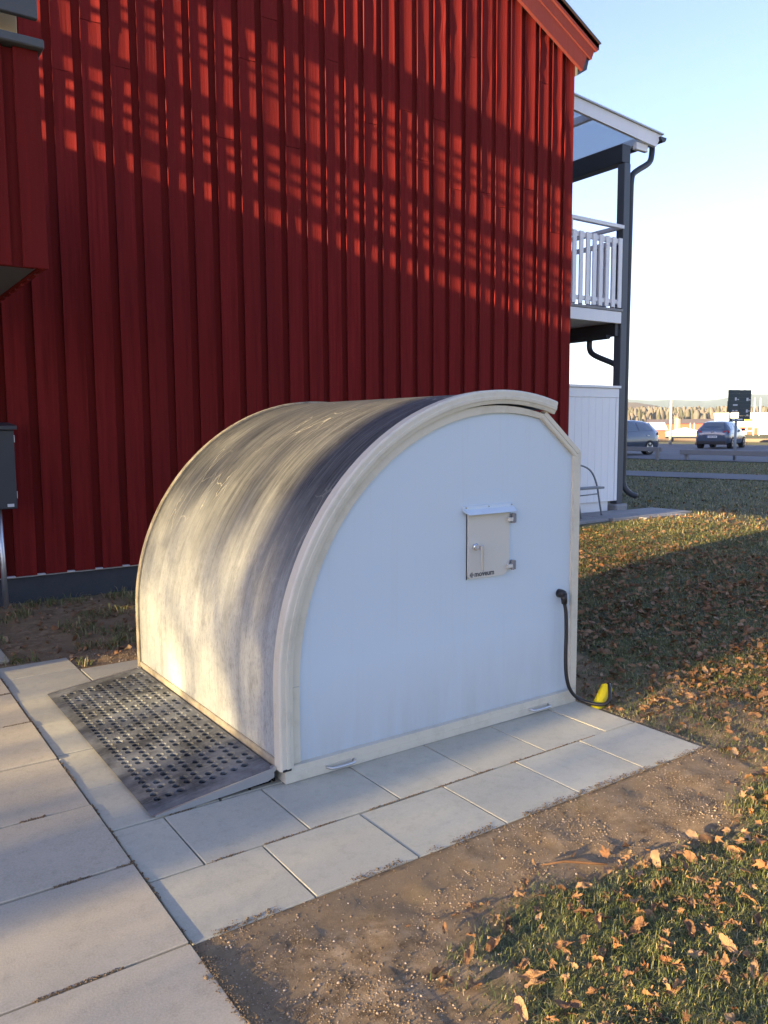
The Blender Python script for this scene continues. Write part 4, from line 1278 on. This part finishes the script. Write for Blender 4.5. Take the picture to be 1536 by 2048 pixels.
def blades(n, x0, x1, y0, y1, h0, h1, wd, keep, dry=0.0, mg=.12):
    x, y = scatter(n, x0, x1, y0, y1)
    k = keep(x, y) & ~blocked(x, y) & inview(x, y, mg)
    x, y = x[k], y[k]
    z = gzv(x, y)
    m = len(x)
    a = rng.uniform(0, 2*PI, m); ln_ = rng.uniform(.25, 1.5, m); h = rng.uniform(h0, h1, m)
    clump = fbm(x, y, 9, 2)
    h = h*(.6+.8*clump)
    dx, dy = np.cos(a)*ln_*h, np.sin(a)*ln_*h
    px, py = -np.sin(a)*wd, np.cos(a)*wd
    zz = z-.004
    v0 = np.stack([x-px, y-py, zz], 1); v1 = np.stack([x+px, y+py, zz], 1)
    v2 = np.stack([x+dx*.45+px*.8, y+dy*.45+py*.8, zz+h*.62], 1); v3 = np.stack([x+dx*.45-px*.8, y+dy*.45-py*.8, zz+h*.62], 1)
    v4 = np.stack([x+dx, y+dy, zz+h*np.clip(1.05-.45*ln_, .4, 1)], 1)
    Vv = np.stack([v0, v1, v2, v3, v4], 1).reshape(-1, 3)
    b = np.arange(m)*5
    Ft = np.concatenate([np.stack([b, b+1, b+2], 1), np.stack([b, b+2, b+3], 1), np.stack([b+3, b+2, b+4], 1)])
    t = np.clip(dry+rng.normal(.45, .18, m)+(rng.random(m) < .24)*.45+.3*(fbm(x, y, 2.2, 3)-.5), 0, 1)
    return Vv, Ft, np.repeat(t, 5)
def grassp(x, y):
    s_ = soilmask(x, y)
    pat = fbm(x, y, 6, 3)
    return rng.random(len(x)) < np.clip((1-s_)**1.5*(.35+1.1*pat) - .05 + .03*(pat > .62), 0, 1)
parts_ = [blades(300000, .8, 4.6, .6, 3.4, .010, .034, .0013, grassp),
          blades(150000, 3.2, 9.5, 2.2, 7.0, .014, .042, .0026, grassp),
          blades(9000, .8, 2.2, 5.0, 6.95, .03, .09, .003, lambda x, y: (fbm(x, y, 3.5, 2) > .56) & (rng.random(len(x)) < .5)),
          blades(60000, 8, 25, 2, 20, .03, .07, .006, lambda x, y: rng.random(len(x)) < .9, .22),
          blades(150000, .9, 7.5, -2.6, 2.6, .012, .042, .0026, lambda x, y: grassp(x, y) & ~inview(x, y, .12), 0, 1.3),
          blades(60000, 7, 26, -8, 8, .03, .07, .007, lambda x, y: ~inview(x, y, .12), .2, 1.2)]
Vs, Fs, Ts = [], [], []
off = 0
for v, f_, t in parts_:
    Vs.append(v); Fs.append(f_+off); Ts.append(t); off += len(v)
cards_mesh('grass', np.concatenate(Vs), np.concatenate(Fs), M['grass'], np.concatenate(Ts), 'stuff')
# small stones in the soil
x, y = scatter(230000, .76, 4.4, 1.0, 5.4)
sm = soilmask(x, y)
k = (rng.random(len(x)) < sm*np.clip(fbm(x, y, 5, 3)*2.8-.75, .16, 1)) & ~onslab(x, y, -.004) & inview(x, y) & ~((x > 1.4) & (x < 3.2) & (y > 2.8) & (y < 4.7))
x, y = x[k], y[k]; z = gzv(x, y)
m = len(x); r = rng.gamma(1.6, .00075, m)+.0011
oct_ = np.array([(1, 0, 0), (-1, 0, 0), (0, 1, 0), (0, -1, 0), (0, 0, .7), (0, 0, -.7)])
def along(xa, ya, xb, yb, n_, jit, zz):
    t = rng.random(n_); c_ = fbm(xa+(xb-xa)*t*6, ya+(yb-ya)*t*6+.5, 1.3, 3) > .46
    t = t[c_]
    return np.stack([xa+(xb-xa)*t+rng.normal(0, jit, len(t)), ya+(yb-ya)*t+rng.normal(0, jit, len(t)), np.full(len(t), zz)], 1)
cr = [along(.2, yy, .76, yy, 900, .0035, .007) for yy in oy[1:]] + [along(.764, 1.0, .764, 5.2, 3000, .003, .002)]
cr += [along(.77, 2.449, 3.18, 2.449, 1500, .0025, -.001), along(.78, 2.075, 3.18, 2.075, 2600, .010, .0005), along(.768, 2.853, 1.2, 2.853, 300, .0025, -.001)]
cr += [along(.765, 1.2, .765, 2.07, 900, .012, .008)]
cr = np.concatenate(cr)
nsoil = len(x)
x = np.concatenate([x, cr[:, 0]]); y = np.concatenate([y, cr[:, 1]]); z = np.concatenate([z, cr[:, 2]])
m = len(x); r = np.concatenate([r, rng.gamma(1.6, .0007, len(cr))+.0011])
stint = np.concatenate([rng.random(nsoil), rng.random(len(cr))*.35])
V = (np.stack([x, y, z+r*.15], 1)[:, None, :] + oct_[None]*r[:, None, None]*rng.uniform(.6, 1.3, (m, 6, 1))).reshape(-1, 3)
f8 = np.array([(0, 2, 4), (2, 1, 4), (1, 3, 4), (3, 0, 4), (2, 0, 5), (1, 2, 5), (3, 1, 5), (0, 3, 5)])
Fc = (np.arange(m)[:, None, None]*6+f8[None]).reshape(-1, 3)
cards_mesh('small_stones', V, Fc, M['stone'], np.repeat(stint, 6), 'stuff')
# fallen leaves
def leaf_mesh(seed, lobed=True, n_=30, rings=(.38, .72, 1.0)):
    """a dry leaf: lobed or oval outline, folded along the midrib and curled"""
    R = random.Random(seed)
    lobes = [(0, 1.0), (.95, .86), (-.95, .84), (2.0, .55), (-2.0, .52)]
    pts = []
    for i in range(n_):
        a = 2*PI*i/n_
        if lobed:
            r = .34
            for la, lr in lobes:
                dlt = abs((a-la+PI) % (2*PI)-PI)
                r = max(r, lr*max(0, 1-dlt/.52)**.8)
            r = max(r, .36)
        else:
            r = 1/math.sqrt((math.cos(a)/1.0)**2+(math.sin(a)/R.uniform(.5, .6))**2)
        r *= R.uniform(.82, 1.1)
        pts.append((r*math.cos(a), r*math.sin(a)))
    fold = R.uniform(.08, .95); roll = R.uniform(-.5, .8); ph = R.uniform(-.5, .5)
    wv, wp = R.uniform(.08, .22), R.uniform(0, 6)
    def cur(x_, y_):
        u = x_*math.cos(ph)+y_*math.sin(ph); v = -x_*math.sin(ph)+y_*math.cos(ph)
        return fold*abs(v)**1.3*.8 + roll*.5*u*u + wv*math.sin(4.5*u+wp)*math.cos(3.7*v+wp) + R.uniform(-.04, .04)
    sq = max(.45, 1-.28*fold)
    def pt(x_, y_): return (x_, y_*sq, cur(x_, y_))
    V = [pt(0, 0)]
    for f_ in rings: V += [pt(x_*f_, y_*f_) for x_, y_ in pts]
    F_ = [(0, 1+i, 1+(i+1) % n_) for i in range(n_)]
    for k in range(len(rings)-1):
        for i in range(n_):
            j = (i+1) % n_
            a_, b_, c_, d_ = 1+k*n_+i, 1+(k+1)*n_+i, 1+(k+1)*n_+j, 1+k*n_+j
            F_ += [(a_, b_, c_), (a_, c_, d_)]
    z0 = V[1+n_//2][2]
    V.append((-1.25, .06, z0+.22)); V.append((-1.25, .0, z0+.22))
    F_.append((1+n_//2, len(V)-2, len(V)-1))
    zc = sum(v[2] for v in V)/len(V)
    V = [(x_, y_, z_-zc*.6) for x_, y_, z_ in V]
    me = bpy.data.meshes.new('fallen_leaf'); me.from_pydata(V, [], F_); me.update()
    me.materials.append(M['leaf'])
    return me
NL = 14
LM = [leaf_mesh(s_, s_ % 3 != 0) for s_ in range(NL)]
def leafdens(x, y):
    s_ = soilmask(x, y)
    n_ = fbm(x+3, y, 1.6, 3)
    d = (1-s_)*np.clip(1.7*n_-.15, .08, 1)
    d *= np.where(x > 3.0, 1.0, 1.0)
    d += .035*s_
    corner = np.exp(-(((x-4.3)/.55)**2+((y-2.65)/.35)**2))
    return np.clip(d+corner*.8, 0, 1)
spots = []
x, y = scatter(1500, 1.2, 3.3, .75, 1.85)
k = (rng.random(len(x)) < leafdens(x, y)*.95) & ~blocked(x, y) & inview(x, y, .02)
spots += list(zip(x[k], y[k]))
x, y = scatter(900, 3.2, 5.2, 1.7, 4.2)
k = (rng.random(len(x)) < leafdens(x, y)*.7) & ~blocked(x, y) & inview(x, y, .02)
spots += list(zip(x[k], y[k]))
spots.sort(key=lambda p: p[0]*CF.x+p[1]*CF.y)
placed = spots[:300]
for i, (lx, ly) in enumerate(placed):
    d = lx*CF.x+ly*CF.y
    o = bpy.data.objects.new('fallen_leaf', LM[random.randrange(NL)])
    s_ = random.uniform(.015, .036)
    o.scale = (s_, s_*random.uniform(.7, 1), s_*random.uniform(.8, 1.3))
    o.rotation_euler = (random.gauss(0, .35), random.gauss(0, .35), random.uniform(0, 2*PI))
    o.location = (lx, ly, gz(lx, ly)+random.uniform(.008, .026))
    COL.objects.link(o)
    far_ = ly > 1.95 or lx > 3.2
    tag(o, 'dry brown leaf on the grass and soil right of the garage' if far_ else 'dry brown leaf on the lit grass at the lower right', 'leaf', 'fallen leaves by the garage' if far_ else 'fallen leaves in the near grass')
# the many others as one mass
tmpl = []
for me in [leaf_mesh(40+s_, s_ % 3 != 0, 15, (.5, 1.0)) for s_ in range(NL)]:
    v = np.array([p.co[:] for p in me.vertices]); f_ = np.array([list(p.vertices) for p in me.polygons]); tmpl.append((v, f_))
x, y = scatter(30000, 3.2, 11.5, 1.5, 7.0)
lit = np.exp(-((x-6)/3.0)**2)
k = (rng.random(len(x)) < leafdens(x, y)*np.where(x < 7.5, .80, .22)) & ~blocked(x, y) & inview(x, y, .02)
rest = spots[300:]+list(zip(x[k], y[k]))
x, y = scatter(260, .85, 2.0, 5.1, 6.9); rest += [p for p in zip(x, y) if not blocked(np.array([p[0]]), np.array([p[1]]))[0]]
x, y = scatter(1500, 10, 24, 3, 18); k = inview(x, y, .02) & ~blocked(x, y); rest += list(zip(x[k], y[k]))
x, y = scatter(900, 1.4, 6.5, -2.4, 1.6); k = (rng.random(len(x)) < leafdens(x, y)*.5) & ~inview(x, y, .02) & ~blocked(x, y) & inview(x, y, 1.2); rest += list(zip(x[k], y[k]))
x, y = scatter(1500, 5, 14, -3, 4.5); k = (rng.random(len(x)) < leafdens(x, y)*.4) & ~inview(x, y, .02) & inview(x, y, 1.2); rest += list(zip(x[k], y[k]))
Vs, Fs, Ts = [], [], []; off = 0
for lx, ly in rest:
    v, f_ = tmpl[random.randrange(NL)]
    s_ = random.uniform(.018, .040)
    R = (Matrix.Rotation(random.uniform(0, 2*PI), 3, 'Z') @ Matrix.Rotation(random.gauss(0, .45), 3, 'X') @ Matrix.Rotation(random.gauss(0, .45), 3, 'Y'))
    vv = (v*s_) @ np.array(R).T + np.array([lx, ly, gz(lx, ly)+random.uniform(.006, .03)])
    Vs.append(vv); Fs.append(f_+off); off += len(v); Ts.append(np.full(len(v), random.random()))
cards_mesh('leaf_litter', np.concatenate(Vs), np.concatenate(Fs), M['leaf'], np.concatenate(Ts), 'stuff')
# a twig in the near grass
p0 = Vector((2.06, 1.72, gz(2.06, 1.72)+.012))
tw = MB().tube([Vector((1.88, 1.80, gz(1.88, 1.80)+.012)), Vector((1.95, 1.765, gz(1.95, 1.765)+.02)), Vector((2.02, 1.71, gz(2.02, 1.71)+.014)), Vector((2.05, 1.67, gz(2.05, 1.67)+.012))], [.002, .0045, .0045, .003], 7).build('twig', M['leaf'], None, True)
tag(tw, 'pale crooked twig lying where soil meets the near grass', 'twig')

# ------------------------------------------------------------------ air
hm = bpy.data.materials.new('haze_air')
hm.use_nodes = True
hn = hm.node_tree
hn.nodes.remove(hn.nodes['Principled BSDF'])
pv = hn.nodes.new('ShaderNodeVolumePrincipled')
pv.inputs['Color'].default_value = (0.62, 0.80, 1.0, 1)
pv.inputs['Density'].default_value = 0.00013
pv.inputs['Density Attribute'].default_value = ''
pv.inputs['Anisotropy'].default_value = 0.0
hn.links.new(pv.outputs[0], hn.nodes['Material Output'].inputs['Volume'])
hz_o = MB().box(-7200, 7200, -7200, 7200, -6, 260).build('haze', hm)
hz_o['kind'] = 'stuff'
